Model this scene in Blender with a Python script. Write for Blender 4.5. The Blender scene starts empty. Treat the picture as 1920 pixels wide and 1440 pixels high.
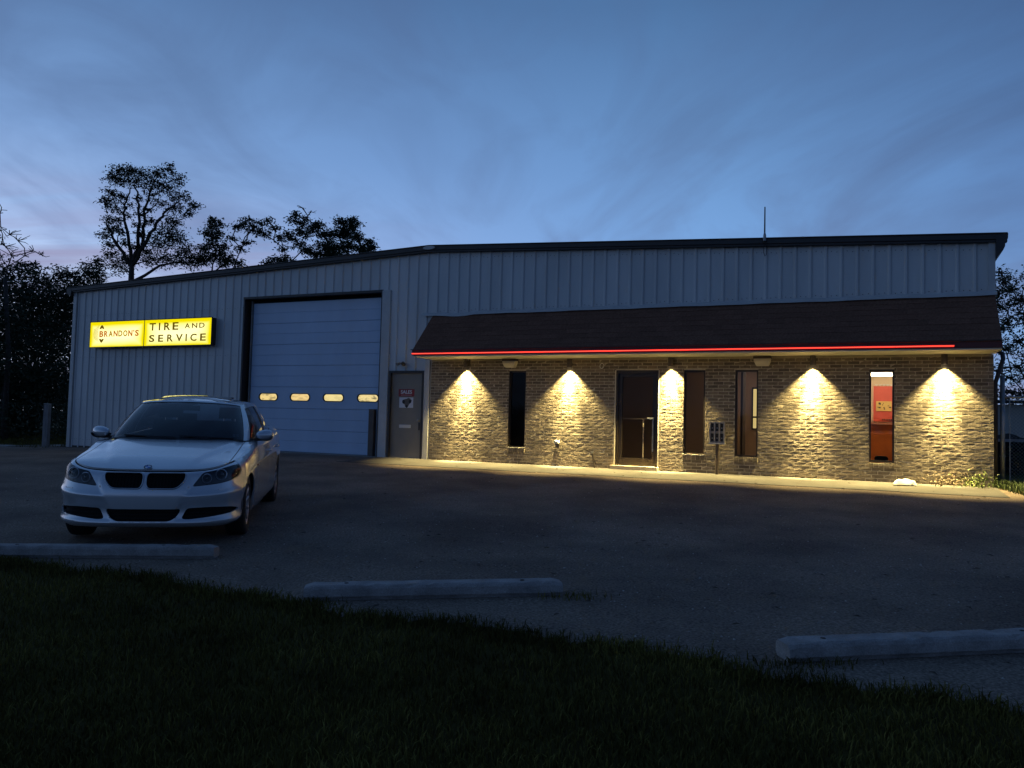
import bpy, bmesh, math, random
import numpy as np
from mathutils import Vector, Matrix
from mathutils.geometry import delaunay_2d_cdt, tessellate_polygon

R = math.radians
scene = bpy.context.scene
COL = scene.collection
rng = random.Random(7)

# ------------------------------------------------------------------ camera
CAM_H = 0.9424            # above the floor of the building; the lot falls away towards the viewer
PITCH, ROLL, FPX = R(2.7656), R(1.4896), 1500.0
cam_d = bpy.data.cameras.new('camera')
cam = bpy.data.objects.new('camera', cam_d)
COL.objects.link(cam)
cam_d.sensor_width = 36.0
cam_d.lens = 36.0 * FPX / 1920.0
cam_d.clip_start, cam_d.clip_end = 0.1, 3000.0
cam.matrix_world = (Matrix.Translation((0, 0, CAM_H)) @ Matrix.Rotation(R(90) + PITCH, 4, 'X')
                    @ Matrix.Rotation(ROLL, 4, 'Z'))
scene.camera = cam

# ------------------------------------------------------------------ dusk sky
world = bpy.data.worlds.new('World')
scene.world = world
world.use_nodes = True
W = world.node_tree
W.nodes.clear()


def wn(t, **kw):
    n = W.nodes.new(t)
    for k, v in kw.items():
        setattr(n, k, v)
    return n


def wl(a, b):
    W.links.new(a, b)


def wmath(op, a, b=None, clamp=False):
    n = wn('ShaderNodeMath', operation=op, use_clamp=clamp)
    for i, s in enumerate((a, b)):
        if s is None:
            continue
        if isinstance(s, (int, float)):
            n.inputs[i].default_value = s
        else:
            wl(s, n.inputs[i])
    return n.outputs[0]


def wramp(fac, stops):
    n = wn('ShaderNodeValToRGB')
    e = n.color_ramp.elements
    while len(e) < len(stops):
        e.new(0.5)
    for el, (p, c) in zip(e, stops):
        el.position = p
        el.color = (*c, 1) if len(c) == 3 else c
    wl(fac, n.inputs[0])
    return n.outputs[0]


def wmix(fac, a, b, blend='MIX'):
    n = wn('ShaderNodeMix', data_type='RGBA', blend_type=blend)
    if isinstance(fac, (int, float)):
        n.inputs[0].default_value = fac
    else:
        wl(fac, n.inputs[0])
    for i, s in ((6, a), (7, b)):
        if isinstance(s, tuple):
            n.inputs[i].default_value = (*s, 1)
        else:
            wl(s, n.inputs[i])
    return n.outputs[2]


tc = wn('ShaderNodeTexCoord')
sep = wn('ShaderNodeSeparateXYZ')
wl(tc.outputs['Generated'], sep.inputs[0])
sx, sy, sz = sep.outputs
zc = wmath('MAXIMUM', sz, 0.0)
base_sky = wramp(zc, [(0.0, (.35, .49, .73)), (.10, (.25, .41, .70)), (.20, (.175, .315, .60)),
                      (.32, (.127, .245, .485)), (.47, (.068, .145, .305)), (.70, (.052, .115, .26)), (1.0, (.045, .10, .235))])
# after-glow low in the west (left of the view), the eastern half darker
gl = wmath('ADD', wmath('MULTIPLY', sx, -.70), wmath('MULTIPLY', sy, .71))
west = wmath('MULTIPLY', wmath('ADD', gl, 1.0), .5)
sky1 = wmix(1.0, base_sky, wramp(west, [(0.0, (.26, .31, .39)), (.5, (.50, .57, .66)), (.75, (.92, 1.0, 1.0)), (.88, (1.0, 1.0, 1.0)), (1.0, (1.14, 1.10, 1.06))]), 'MULTIPLY')
glow = wmath('MULTIPLY', wramp(zc, [(0.0, (1, 1, 1)), (.10, (.85, .85, .85)), (.19, (.28, .28, .28)), (.30, (.05, .05, .05)), (.45, (0, 0, 0))]),
             wramp(west, [(.80, (0, 0, 0)), (.92, (.32, .32, .32)), (.975, (1, 1, 1)), (1.0, (1, 1, 1))]))
sky2 = wmix(wmath('MULTIPLY', glow, 1.0), sky1, (.64, .72, .90))
# long thin cloud bands: the direction is laid on a flat ceiling and stretched
den = wmath('ADD', zc, .10)
px_, py_ = wmath('DIVIDE', sx, den), wmath('DIVIDE', sy, den)
cmb = wn('ShaderNodeCombineXYZ')
wl(px_, cmb.inputs[0])
wl(py_, cmb.inputs[1])


def cloud(rot, scl, nscale, detail, lo, hi, dist=.6, loc=(0, 0, 0)):
    mp = wn('ShaderNodeMapping')
    mp.inputs['Rotation'].default_value = (0, 0, rot)
    mp.inputs['Scale'].default_value = scl
    mp.inputs['Location'].default_value = loc
    wl(cmb.outputs[0], mp.inputs[0])
    nz = wn('ShaderNodeTexNoise')
    nz.inputs['Scale'].default_value = nscale
    nz.inputs['Detail'].default_value = detail
    nz.inputs['Roughness'].default_value = .55
    nz.inputs['Distortion'].default_value = dist
    wl(mp.outputs[0], nz.inputs['Vector'])
    return wramp(nz.outputs['Fac'], [(lo, (0, 0, 0)), (hi, (1, 1, 1))])


c1 = cloud(R(22), (.95, .42, 1), 1.05, 6, .43, .65, 1.2, (1.3, .4, 0))
c2 = cloud(R(-30), (1.1, .5, 1), 1.9, 7, .46, .70, 1.2, (4.1, 2.2, 0))
c3 = cloud(R(12), (.22, 1.5, 1), 1.7, 5, .42, .66, .5, (7.7, 5.1, 0))
lowc = wramp(zc, [(0.0, (.30, .30, .45)), (.13, (.20, .265, .45)), (.22, (.128, .205, .38)), (.36, (.085, .155, .305)), (.6, (.05, .09, .20)), (1, (.03, .065, .16))])
wlow = wmix(1.0, lowc, wramp(west, [(0.0, (.26, .31, .39)), (.5, (.50, .57, .66)), (.75, (.95, .98, 1.0)), (1.0, (1.08, 1.04, 1.04))]), 'MULTIPLY')
sky3 = wmix(wmath('MULTIPLY', c1, .88), sky2, wlow)
sky4 = wmix(wmath('MULTIPLY', c2, .55), sky3, wlow)
bank = wmath('MULTIPLY', wmath('MULTIPLY', c3, wramp(zc, [(.06, (0, 0, 0)), (.11, (1, 1, 1)), (.19, (1, 1, 1)), (.26, (0, 0, 0))])),
             wramp(west, [(.86, (0, 0, 0)), (.96, (1, 1, 1))]))
sky5 = wmix(wmath('MULTIPLY', bank, .8), sky4, (.25, .235, .38))
bg = wn('ShaderNodeBackground')
bg.inputs['Strength'].default_value = 1.25
wl(sky5, bg.inputs['Color'])
wo = wn('ShaderNodeOutputWorld')
wl(bg.outputs[0], wo.inputs[0])

scene.view_settings.view_transform = 'Standard'
scene.view_settings.look = 'None'
scene.view_settings.exposure = 0.0
scene.view_settings.gamma = 1.0
scene.view_settings.use_curve_mapping = False
scene.render.engine = 'CYCLES'
scene.cycles.use_denoising = True
scene.cycles.max_bounces = 8
scene.cycles.transparent_max_bounces = 12
scene.cycles.caustics_reflective = False
scene.cycles.caustics_refractive = False
scene.cycles.sample_clamp_indirect = 6.0

# ------------------------------------------------------------------ materials
MATS = {}


def mat(name, col, rough=.6, metal=0.0, var=0.0, vscale=3.0, bump=0.0, bscale=40.0, coat=0.0, spec=.5,
        emit=None, estr=1.0, stretch=(1, 1, 1), col2=None, lo=.35, hi=.7, vdetail=5, per_object=0.0, island=False, fine=0.0, fscale=200.0):
    if name in MATS:
        return MATS[name]
    m = bpy.data.materials.new(name)
    m.use_nodes = True
    T = m.node_tree
    N, L = T.nodes, T.links
    b = N['Principled BSDF']
    b.inputs['Base Color'].default_value = (*col, 1)
    b.inputs['Roughness'].default_value = rough
    b.inputs['Metallic'].default_value = metal
    b.inputs['Specular IOR Level'].default_value = spec
    b.inputs['Coat Weight'].default_value = coat
    b.inputs['Coat Roughness'].default_value = .04
    if emit:
        b.inputs['Emission Color'].default_value = (*emit, 1)
        b.inputs['Emission Strength'].default_value = estr
    co = N.new('ShaderNodeTexCoord')
    geo = N.new('ShaderNodeNewGeometry')
    vec = geo.outputs['Position']
    cur = None
    if col2 or var:
        mp = N.new('ShaderNodeMapping')
        mp.inputs['Scale'].default_value = stretch
        L.new(vec, mp.inputs[0])
        nz = N.new('ShaderNodeTexNoise')
        nz.inputs['Scale'].default_value = vscale
        nz.inputs['Detail'].default_value = vdetail
        nz.inputs['Roughness'].default_value = .62
        L.new(mp.outputs[0], nz.inputs['Vector'])
        rp = N.new('ShaderNodeValToRGB')
        e = rp.color_ramp.elements
        c2 = col2 or tuple(c * (1 - var) for c in col)
        c1 = col if col2 else tuple(min(1, c * (1 + var)) for c in col)
        e[0].position, e[0].color = lo, (*c2, 1)
        e[1].position, e[1].color = hi, (*c1, 1)
        L.new(nz.outputs['Fac'], rp.inputs[0])
        cur = rp.outputs[0]
    if fine:
        n3 = N.new('ShaderNodeTexNoise')
        n3.inputs['Scale'].default_value = fscale
        n3.inputs['Detail'].default_value = 3
        L.new(vec, n3.inputs['Vector'])
        mr = N.new('ShaderNodeMapRange')
        mr.inputs[1].default_value, mr.inputs[2].default_value = .3, .7
        mr.inputs[3].default_value, mr.inputs[4].default_value = 1 - fine, 1 + fine
        L.new(n3.outputs['Fac'], mr.inputs[0])
        mx = N.new('ShaderNodeMix')
        mx.data_type, mx.blend_type = 'RGBA', 'MULTIPLY'
        mx.inputs[0].default_value = 1
        if cur is not None:
            L.new(cur, mx.inputs[6])
        else:
            mx.inputs[6].default_value = (*col, 1)
        L.new(mr.outputs[0], mx.inputs[7])
        cur = mx.outputs[2]
    if per_object:
        oi = N.new('ShaderNodeObjectInfo')
        ad = N.new('ShaderNodeMath')
        ad.operation = 'ADD'
        L.new(oi.outputs['Random'], ad.inputs[0])
        if island:
            L.new(geo.outputs['Random Per Island'], ad.inputs[1])
        else:
            ad.inputs[1].default_value = 0
        fr = N.new('ShaderNodeMath')
        fr.operation = 'FRACT'
        L.new(ad.outputs[0], fr.inputs[0])
        mr = N.new('ShaderNodeMapRange')
        mr.inputs[3].default_value, mr.inputs[4].default_value = 1 - per_object, 1 + per_object
        L.new(fr.outputs[0], mr.inputs[0])
        mx = N.new('ShaderNodeMix')
        mx.data_type, mx.blend_type = 'RGBA', 'MULTIPLY'
        mx.inputs[0].default_value = 1
        if cur is not None:
            L.new(cur, mx.inputs[6])
        else:
            mx.inputs[6].default_value = (*col, 1)
        L.new(mr.outputs[0], mx.inputs[7])
        cur = mx.outputs[2]
    if cur is not None:
        L.new(cur, b.inputs['Base Color'])
    if bump:
        nb = N.new('ShaderNodeTexNoise')
        nb.inputs['Scale'].default_value = bscale
        nb.inputs['Detail'].default_value = 5
        L.new(vec, nb.inputs['Vector'])
        bp = N.new('ShaderNodeBump')
        bp.inputs['Strength'].default_value = bump
        bp.inputs['Distance'].default_value = .01
        L.new(nb.outputs['Fac'], bp.inputs['Height'])
        L.new(bp.outputs[0], b.inputs['Normal'])
    MATS[name] = m
    return m


def glass(name, tint=(.55, .55, .55), refl=1.0, rough=.02):
    """thin pane: mostly see-through with a clear mirror reflection"""
    if name in MATS:
        return MATS[name]
    m = bpy.data.materials.new(name)
    m.use_nodes = True
    T = m.node_tree
    T.nodes.clear()
    tr = T.nodes.new('ShaderNodeBsdfTransparent')
    tr.inputs[0].default_value = (*tint, 1)
    gl_ = T.nodes.new('ShaderNodeBsdfGlossy')
    gl_.inputs['Roughness'].default_value = rough
    gl_.inputs['Color'].default_value = (refl, refl, refl, 1)
    fr = T.nodes.new('ShaderNodeFresnel')
    fr.inputs[0].default_value = 1.6
    mx = T.nodes.new('ShaderNodeMixShader')
    T.links.new(fr.outputs[0], mx.inputs[0])
    T.links.new(tr.outputs[0], mx.inputs[1])
    T.links.new(gl_.outputs[0], mx.inputs[2])
    o = T.nodes.new('ShaderNodeOutputMaterial')
    T.links.new(mx.outputs[0], o.inputs[0])
    MATS[name] = m
    return m


def emitter(name, col, strength):
    if name in MATS:
        return MATS[name]
    m = bpy.data.materials.new(name)
    m.use_nodes = True
    T = m.node_tree
    T.nodes.clear()
    e = T.nodes.new('ShaderNodeEmission')
    e.inputs[0].default_value = (*col, 1)
    e.inputs[1].default_value = strength
    o = T.nodes.new('ShaderNodeOutputMaterial')
    T.links.new(e.outputs[0], o.inputs[0])
    MATS[name] = m
    return m


# ------------------------------------------------------------------ mesh helpers
class MB:
    def __init__(self):
        self.v, self.f = [], []

    def add(self, vs, fs):
        o = len(self.v)
        self.v += [tuple(p) for p in vs]
        self.f += [tuple(o + i for i in f) for f in fs]
        return self

    def box(self, x0, x1, y0, y1, z0, z1):
        return self.add([(x0, y0, z0), (x1, y0, z0), (x1, y1, z0), (x0, y1, z0), (x0, y0, z1), (x1, y0, z1), (x1, y1, z1), (x0, y1, z1)],
                        [(0, 3, 2, 1), (4, 5, 6, 7), (0, 1, 5, 4), (1, 2, 6, 5), (2, 3, 7, 6), (3, 0, 4, 7)])

    def quad(self, a, b, c, d):
        return self.add([a, b, c, d], [(0, 1, 2, 3)])

    def tube(self, pts, r, n=8, cap=True, closed=False):
        pts = [Vector(p) for p in pts]
        rs = r if isinstance(r, (list, tuple)) else [r] * len(pts)
        m = len(pts)
        ring, up = [], None
        for i, p in enumerate(pts):
            if closed:
                t = pts[(i + 1) % m] - pts[i - 1]
            else:
                t = pts[min(i + 1, m - 1)] - pts[max(i - 1, 0)]
            if t.length < 1e-9:
                t = Vector((0, 0, 1))
            t.normalize()
            if up is None:
                up = t.orthogonal().normalized()
            else:
                up = up - t * up.dot(t)
                up = up.normalized() if up.length > 1e-6 else t.orthogonal().normalized()
            s = t.cross(up)
            ring.append([p + (up * math.cos(2 * math.pi * k / n) + s * math.sin(2 * math.pi * k / n)) * rs[i] for k in range(n)])
        vs = [q for g in ring for q in g]
        fs = []
        for i in range(m if closed else m - 1):
            j = (i + 1) % m
            for k in range(n):
                l = (k + 1) % n
                fs.append((i * n + k, i * n + l, j * n + l, j * n + k))
        if cap and not closed:
            fs.append(tuple(range(n - 1, -1, -1)))
            fs.append(tuple((m - 1) * n + k for k in range(n)))
        return self.add(vs, fs)

    def lathe(self, prof, n=20, c=(0, 0, 0)):
        """prof: (radius, z) pairs, turned about the local z axis"""
        vs = [(c[0] + r * math.cos(2 * math.pi * k / n), c[1] + r * math.sin(2 * math.pi * k / n), c[2] + z) for r, z in prof for k in range(n)]
        fs = []
        for i in range(len(prof) - 1):
            for k in range(n):
                l = (k + 1) % n
                fs.append((i * n + k, i * n + l, (i + 1) * n + l, (i + 1) * n + k))
        return self.add(vs, fs)

    def prism(self, poly, fn0, fn1):
        """a closed outline poly of 2-D points lifted twice and joined"""
        n = len(poly)
        vs = [fn0(p) for p in poly] + [fn1(p) for p in poly]
        fs = [(i, (i + 1) % n, n + (i + 1) % n, n + i) for i in range(n)]
        fs += [tuple(range(n - 1, -1, -1)), tuple(range(n, 2 * n))]
        return self.add(vs, fs)


def mesh_of(name, mb, m, smooth=False, fix=True):
    me = bpy.data.meshes.new(name)
    me.from_pydata([tuple(v) for v in mb.v], [], mb.f)
    if fix and len(mb.f) < 20000:
        bm = bmesh.new()
        bm.from_mesh(me)
        bmesh.ops.recalc_face_normals(bm, faces=bm.faces)
        bm.to_mesh(me)
        bm.free()
    if m:
        me.materials.append(m)
    if smooth:
        me.polygons.foreach_set('use_smooth', [True] * len(me.polygons))
    me.update()
    return me


def obj(name, mb, m, parent=None, loc=(0, 0, 0), rz=0.0, smooth=False, fix=True, kind=None, label=None):
    me = mb if isinstance(mb, bpy.types.Mesh) else mesh_of(name, mb, m, smooth, fix)
    o = bpy.data.objects.new(name, me)
    COL.objects.link(o)
    o.location = loc
    o.rotation_euler = (0, 0, rz)
    if parent:
        o.parent = parent
    if kind:
        o['kind'] = kind
    if label:
        o['label'] = label
    return o


def tag(o, label, cat, group=None):
    o['label'], o['category'] = label, cat
    if group:
        o['group'] = group
    return o


def thing(name, label, cat, loc=(0, 0, 0), rz=0.0, group=None):
    o = bpy.data.objects.new(name, None)
    COL.objects.link(o)
    o.empty_display_size = .2
    o.location = loc
    o.rotation_euler = (0, 0, rz)
    return tag(o, label, cat, group)


def copy_thing(root, loc, rz, label):
    r = root.copy()
    COL.objects.link(r)
    r.location = loc
    r.rotation_euler = (0, 0, rz)
    r['label'] = label
    for ch in list(root.children):
        c = ch.copy()
        COL.objects.link(c)
        c.parent = r
        for g in list(ch.children):
            d = g.copy()
            COL.objects.link(d)
            d.parent = c
    return r


# ------------------------------------------------------------------ places
PSI = R(24.737)
FO = Vector((-13.619, 24.703, 0.0))                    # left foot of the front wall
FU = Vector((math.cos(PSI), -math.sin(PSI), 0))        # along the front wall
FN = Vector((-math.sin(PSI), -math.cos(PSI), 0))       # out of the wall, towards the viewer


def F(u, v, w=0.0):
    return FO + FU * u + FN * w + Vector((0, 0, v))


def sstep(a, b, x):
    t = min(1, max(0, (x - a) / (b - a)))
    return t * t * (3 - 2 * t)


def ground_z(x, y):
    u = (x - FO.x) * FU.x + (y - FO.y) * FU.y
    d = (x - FO.x) * FN.x + (y - FO.y) * FN.y
    z = -.033 * min(max(d, 0), 12.3)
    if d > 12.3:
        z -= .05 * min(d - 12.3, 4.5)
    z -= .15 * sstep(6.5, 0, u) * sstep(9, 1, abs(d))
    return z


_c, _s = math.cos(PITCH), math.sin(PITCH)
_cr, _sr = math.cos(ROLL), math.sin(ROLL)


def at(px, py, Y):
    """the point of the place that stands at depth Y on a sight line"""
    a, b = px - 960, py - 720
    x, y = a * _cr + b * _sr, -a * _sr + b * _cr
    d = Vector((x, FPX * _c + y * _s, FPX * _s - y * _c))
    return Vector((0, 0, CAM_H)) + d * (Y / d.y)


# ------------------------------------------------------------------ colours
M_SIDING = mat('painted_steel_siding', (.60, .59, .57), .42, 0, var=.10, vscale=1.2, stretch=(1, 1, .25), bump=.05, bscale=8)
M_TRIM = mat('pale_trim', (.50, .49, .47), .45, var=.08)
M_DARK = mat('dark_brown_trim', (.030, .024, .022), .5, var=.15)
M_ROOF = mat('roof_sheet', (.10, .09, .085), .55)
M_BRICK = mat('brick', (.212, .170, .122), .88, col2=(.128, .102, .075), vscale=11, lo=.3, hi=.72, bump=.5, bscale=125, per_object=.36, island=True)
M_MORTAR = mat('mortar', (.44, .385, .30), .95, var=.15, vscale=12, bump=.3, bscale=90)
M_SHINGLE = mat('shingle', (.18, .088, .056), .97, spec=.1, var=.25, vscale=25, bump=.5, bscale=160, per_object=.10)
M_SOFFIT = mat('soffit_board', (.60, .56, .47), .6, var=.06)
M_BRONZE = mat('bronze_frame', (.035, .026, .020), .4, metal=.3)
M_DOOR = mat('steel_door_paint', (.22, .20, .165), .5, var=.08, vscale=2)
M_GDOOR = mat('garage_door_paint', (.46, .56, .70), .42, var=.07, vscale=1.0, stretch=(1, 1, .4), bump=.04, bscale=6)
M_RUBBER = mat('black_rubber', (.012, .012, .012), .7)
M_STEEL = mat('galvanised_steel', (.32, .32, .31), .45, metal=.6, var=.15, vscale=6)
M_WHITE = mat('white_paint', (.62, .61, .58), .5)
M_CONC = mat('concrete', (.30, .28, .25), .9, var=.2, vscale=5, bump=.5, bscale=60, fine=.15, fscale=150)
M_STOP = mat('cast_concrete', (.30, .275, .25), .9, var=.25, vscale=6, bump=.7, bscale=50, fine=.2, fscale=120)
M_BLACK = mat('dark_cavity', (.004, .004, .004), .9)
M_GLASS = glass('window_glass', (.75, .75, .72), .55)
M_GLASSD = glass('tinted_glass', (.70, .64, .56), .14)
M_POST = mat('brown_post', (.045, .03, .022), .6)


# ------------------------------------------------------------------ ground, lot and walk
def ground_grid(us, ds, dz, jag=None):
    mb = MB()
    n = len(ds)
    for u in us:
        for d in ds:
            p = F(u, 0, d)
            mb.v.append((p.x, p.y, ground_z(p.x, p.y) + dz))
    for i in range(len(us) - 1):
        for j in range(n - 1):
            mb.f.append((i * n + j, i * n + n + j, i * n + n + j + 1, i * n + j + 1))
    return mb


def lin(a, b, n):
    return [a + (b - a) * i / (n - 1) for i in range(n)]


M_SOIL = mat('lawn_soil', (.075, .060, .014), .97, spec=.08, col2=(.045, .034, .010), vscale=2.5, bump=.8, bscale=30)
us = [-700, -300, -120, -60, -30] + lin(-16, 40, 57) + [60, 100, 200, 400, 800]
ds = [-900, -400, -150, -80, -50, -30] + lin(-16, 20, 73) + [30, 60, 150, 400, 900]
obj('ground', ground_grid(us, ds, -.012), M_SOIL, kind='structure', smooth=True, fix=False)

# asphalt lot with a ragged lawn edge
M_ASPH = mat('asphalt', (.235, .178, .132), .95, spec=.2, col2=(.125, .094, .072), vscale=.6, lo=.36, hi=.64, vdetail=9, bump=.8, bscale=60, fine=.55, fscale=55)


def edge_d(u):
    return 12.10 + .06 * math.sin(u * 1.7 + .4) + .05 * math.sin(u * 4.3) + .035 * math.sin(u * 11.1 + 1) + .03 * math.sin(u * 27)


mb = MB()
uu = lin(-40, 42, 1500)
edge_rng = random.Random(77)
fr = lin(0, .982, 26) + [1.0]
for u in uu:
    d0 = .02 if u > -1.0 else 1.2 + .2 * math.sin(u * 1.3)
    if u > 24.55:
        d0 = 2.45 + .35 * math.sin(u * 2.1) + 0.12 * math.sin(u * 7)
        d0 = .03 + (d0 - .03) * sstep(24.55, 25.3, u)
    ej = edge_rng.uniform(-.07, .05)
    for k in fr:
        d = d0 + (edge_d(u) + ej - d0) * k
        p = F(u, 0, d)
        mb.v.append((p.x, p.y, ground_z(p.x, p.y) - (.022 if k == 1.0 else 0)))
n = len(fr)
for i in range(len(uu) - 1):
    for j in range(n - 1):
        mb.f.append((i * n + j, i * n + n + j, i * n + n + j + 1, i * n + j + 1))
obj('asphalt_lot', mb, M_ASPH, kind='structure', smooth=True, fix=False)

# pale concrete edge strip along the far side of the lot at the left
mb = MB()
uu2 = lin(-30, -.35, 60)
for u in uu2:
    d0 = (.02 if u > -1.0 else 1.2 + .2 * math.sin(u * 1.3)) - .02
    for d, h in ((d0 - .34, -.03), (d0 - .34, .03), (d0, .03), (d0, -.03)):
        p = F(u, 0, d)
        mb.v.append((p.x, p.y, ground_z(p.x, p.y) + h))
for i in range(59):
    for j in range(3):
        mb.f.append((i * 4 + j, i * 4 + 4 + j, i * 4 + 5 + j, i * 4 + 1 + j))
obj('kerb_strip', mb, M_CONC, kind='structure', fix=False)

# pale walk in front of the brick wall, in slabs with joints
mbs = []
walk = bpy.data.objects.new('walkway', None)
COL.objects.link(walk)
walk['kind'] = 'structure'
M_WALK = mat('walk_concrete', (.115, .106, .095), .9, spec=.2, col2=(.075, .068, .060), vscale=1.6, lo=.3, hi=.7, bump=.5, bscale=70, fine=.15, fscale=130)
for i in range(8):
    a = 11.40 + i * 1.66
    b = min(a + 1.652, 24.6)
    if a > 24.5:
        break
    mb = MB()
    gu, gd = lin(a, b, 6), [.03, .6, 1.2, 1.72 + rng.uniform(-.05, .05)]
    for u in gu:
        for d in gd:
            p = F(u, 0, d)
            mb.v.append((p.x, p.y, ground_z(p.x, p.y) + .008))
    for q in range(5):
        for j in range(3):
            mb.f.append((q * 4 + j, q * 4 + 4 + j, q * 4 + 5 + j, q * 4 + 1 + j))
    k0 = len(mb.v)
    for u in gu:
        p = F(u, 0, gd[-1] + .01)
        mb.v.append((p.x, p.y, ground_z(p.x, p.y) - .02))
    for q in range(5):
        mb.f.append((q * 4 + 3, q * 4 + 7, k0 + q + 1, k0 + q))
    obj('slab', mb, M_WALK, walk, fix=False)

# ------------------------------------------------------------------ the building
shop = thing('auto_shop', 'long low metal garage building with a brick front and dark shingle canopy', 'building', FO, -PSI)


def bbox(mb, u0, u1, w0, w1, v0, v1):
    """box in wall terms: along, outwards, up"""
    return mb.box(u0, u1, -w1, -w0, v0, v1)


UR, UL, URIDGE = 24.57, 0.0, 12.75
GAR = (6.85, 11.35, 4.15)
SDO = (11.64, 12.63, 2.14)
BRK0 = 12.84


def roof_v(u):           # underside of the verge trim
    if u < URIDGE:
        return 4.62 + (5.04 - 4.62) * u / URIDGE
    return 5.04 + (4.45 - 5.04) * (u - URIDGE) / (UR - URIDGE)


# ribbed steel siding, one sheet about 0.9 m wide at a time
PITCHU = .284
RIB = [(0.0, 0.0), (.105, 0.0), (.130, .028), (.160, .028), (.185, 0.0)]


def rib_w(u):
    t = u % PITCHU
    for i in range(len(RIB)):
        a = RIB[i]
        b = RIB[i + 1] if i + 1 < len(RIB) else (PITCHU, 0.0)
        if a[0] <= t <= b[0]:
            return a[1] + (b[1] - a[1]) * ((t - a[0]) / max(1e-6, b[0] - a[0]))
    return 0.0


def intervals(u):
    lo = -.16
    hi = roof_v(u) + .05
    if u > BRK0 - .02:
        return [(3.50, hi)]
    if GAR[0] < u < GAR[1]:
        return [(GAR[2], hi)]
    if SDO[0] < u < SDO[1]:
        return [(SDO[2], hi)]
    return [(lo, hi)]


sheets = bpy.data.objects.new('siding', None)
COL.objects.link(sheets)
sheets.parent = shop
npan = int(math.ceil(UR / (3 * PITCHU)))
for k in range(npan):
    a, b = k * 3 * PITCHU, min((k + 1) * 3 * PITCHU, UR)
    cuts = {a, b}
    for i in range(4):
        for r_, _w in RIB:
            c = a + i * PITCHU + r_
            if a < c < b:
                cuts.add(c)
    for c in (GAR[0], GAR[1], SDO[0], SDO[1], BRK0 - .02, URIDGE):
        if a < c < b:
            cuts.add(c)
    cuts = sorted(cuts)
    mb = MB()
    for ua, ub in zip(cuts[:-1], cuts[1:]):
        if ub - ua < 1e-5:
            continue
        um = (ua + ub) / 2
        wa, wb = rib_w(ua + 1e-6) - .03, rib_w(ub - 1e-6) - .03
        for lo, _h in intervals(um):
            mb.quad((ua, -wa, lo), (ub, -wb, lo), (ub, -wb, roof_v(ub) + .05), (ua, -wa, roof_v(ua) + .05))
        # lap of the next sheet
    mb.box(b - .012, b - .006, .028, .033, 3.5 if b > BRK0 else -.16, roof_v(b)) if b < GAR[0] or b > BRK0 else None
    obj('siding_panel', mb, M_SIDING, sheets, fix=False)

# rows of small screws with dark washers
mb = MB()
for k in range(int(UR / PITCHU)):
    for off in (.06, .245):
        u = k * PITCHU + off
        rows = []
        if u > BRK0:
            rows = [3.60, roof_v(u) - .12]
        elif u < GAR[0] or GAR[1] < u < SDO[0]:
            rows = [.1, 1.3, 2.6, 3.9]
        for v in rows:
            c = rng.uniform(-.012, .012)
            mb.add([(u + .009 * math.cos(t * 1.0472), .026 - (.004 if t % 2 == 9 else 0), v + c + .009 * math.sin(t * 1.0472)) for t in range(6)] + [(u, .020, v + c)],
                   [(t, (t + 1) % 6, 6) for t in range(6)])
sc_ = obj('screws', mb, M_DARK, shop, fix=False, kind='stuff')

# pale flashing above the canopy, slightly wavy as in old sheet
mb = MB()
pts = lin(12.56, 24.62, 60)
for a, b in zip(pts[:-1], pts[1:]):
    def wob(u):
        return .004 * math.sin(u * 3.1) + .003 * math.sin(u * 7.7) - (.03 if 13.0 < u < 14 else 0) * math.sin((u - 13) * 3.14)
    va, vb = 3.50 + wob(a), 3.50 + wob(b)
    mb.quad((a, -.022, va + .055), (b, -.022, vb + .055), (b, -.085, vb + .012), (a, -.085, va + .012))
    mb.quad((a, -.085, va + .012), (b, -.085, vb + .012), (b, -.088, vb - .03), (a, -.088, va - .03))
obj('flashing', mb, M_TRIM, shop, fix=False)

# corner and jamb trims
for (u0, u1, v0, v1, w0, w1) in ((-.04, .10, -.17, 4.66, -.03, .035), (24.49, 24.60, 3.53, 4.48, -.03, .037), (11.36, 11.60, -.02, 4.17, -.03, .012),
                                 (12.67, 12.80, -.02, 2.40, -.03, .022)):
    obj('corner_trim', bbox(MB(), u0, u1, w0, w1, v0, v1), M_TRIM, shop)
obj('base_angle', bbox(MB(), .12, 6.84, -.06, -.015, -.18, -.10), M_DARK, shop)

# verge trim: sloping box profile with a lip
for (ua, ub, va, vb) in ((-.22, URIDGE, roof_v(0) - .006, roof_v(URIDGE)), (URIDGE, 24.78, roof_v(URIDGE), roof_v(UR) - .02)):
    mb = MB()
    prof = [(-.05, 0.0), (.10, 0.0), (.10, .03), (.125, .045), (.125, .130), (.145, .145), (.145, .16), (-.05, .16)]
    vs, m_ = [], len(prof)
    for (u, v) in ((ua, va), (ub, vb)):
        vs += [(u, -w, v + h) for w, h in prof]
    fs = [(i, (i + 1) % m_, m_ + (i + 1) % m_, m_ + i) for i in range(m_)] + [tuple(range(m_)), tuple(range(2 * m_ - 1, m_ - 1, -1))]
    mb.add(vs, fs)
    obj('verge_trim', mb, M_DARK, shop)
mb = MB()
ell = [(URIDGE + .17 * math.cos(t * math.pi / 8), 5.13 + .045 * math.sin(t * math.pi / 8)) for t in range(16)]
mb.prism(ell, lambda p: (p[0], -.13, p[1]), lambda p: (p[0], -.152, p[1]))
obj('ridge_cap_end', mb, M_STEEL, shop)
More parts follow.
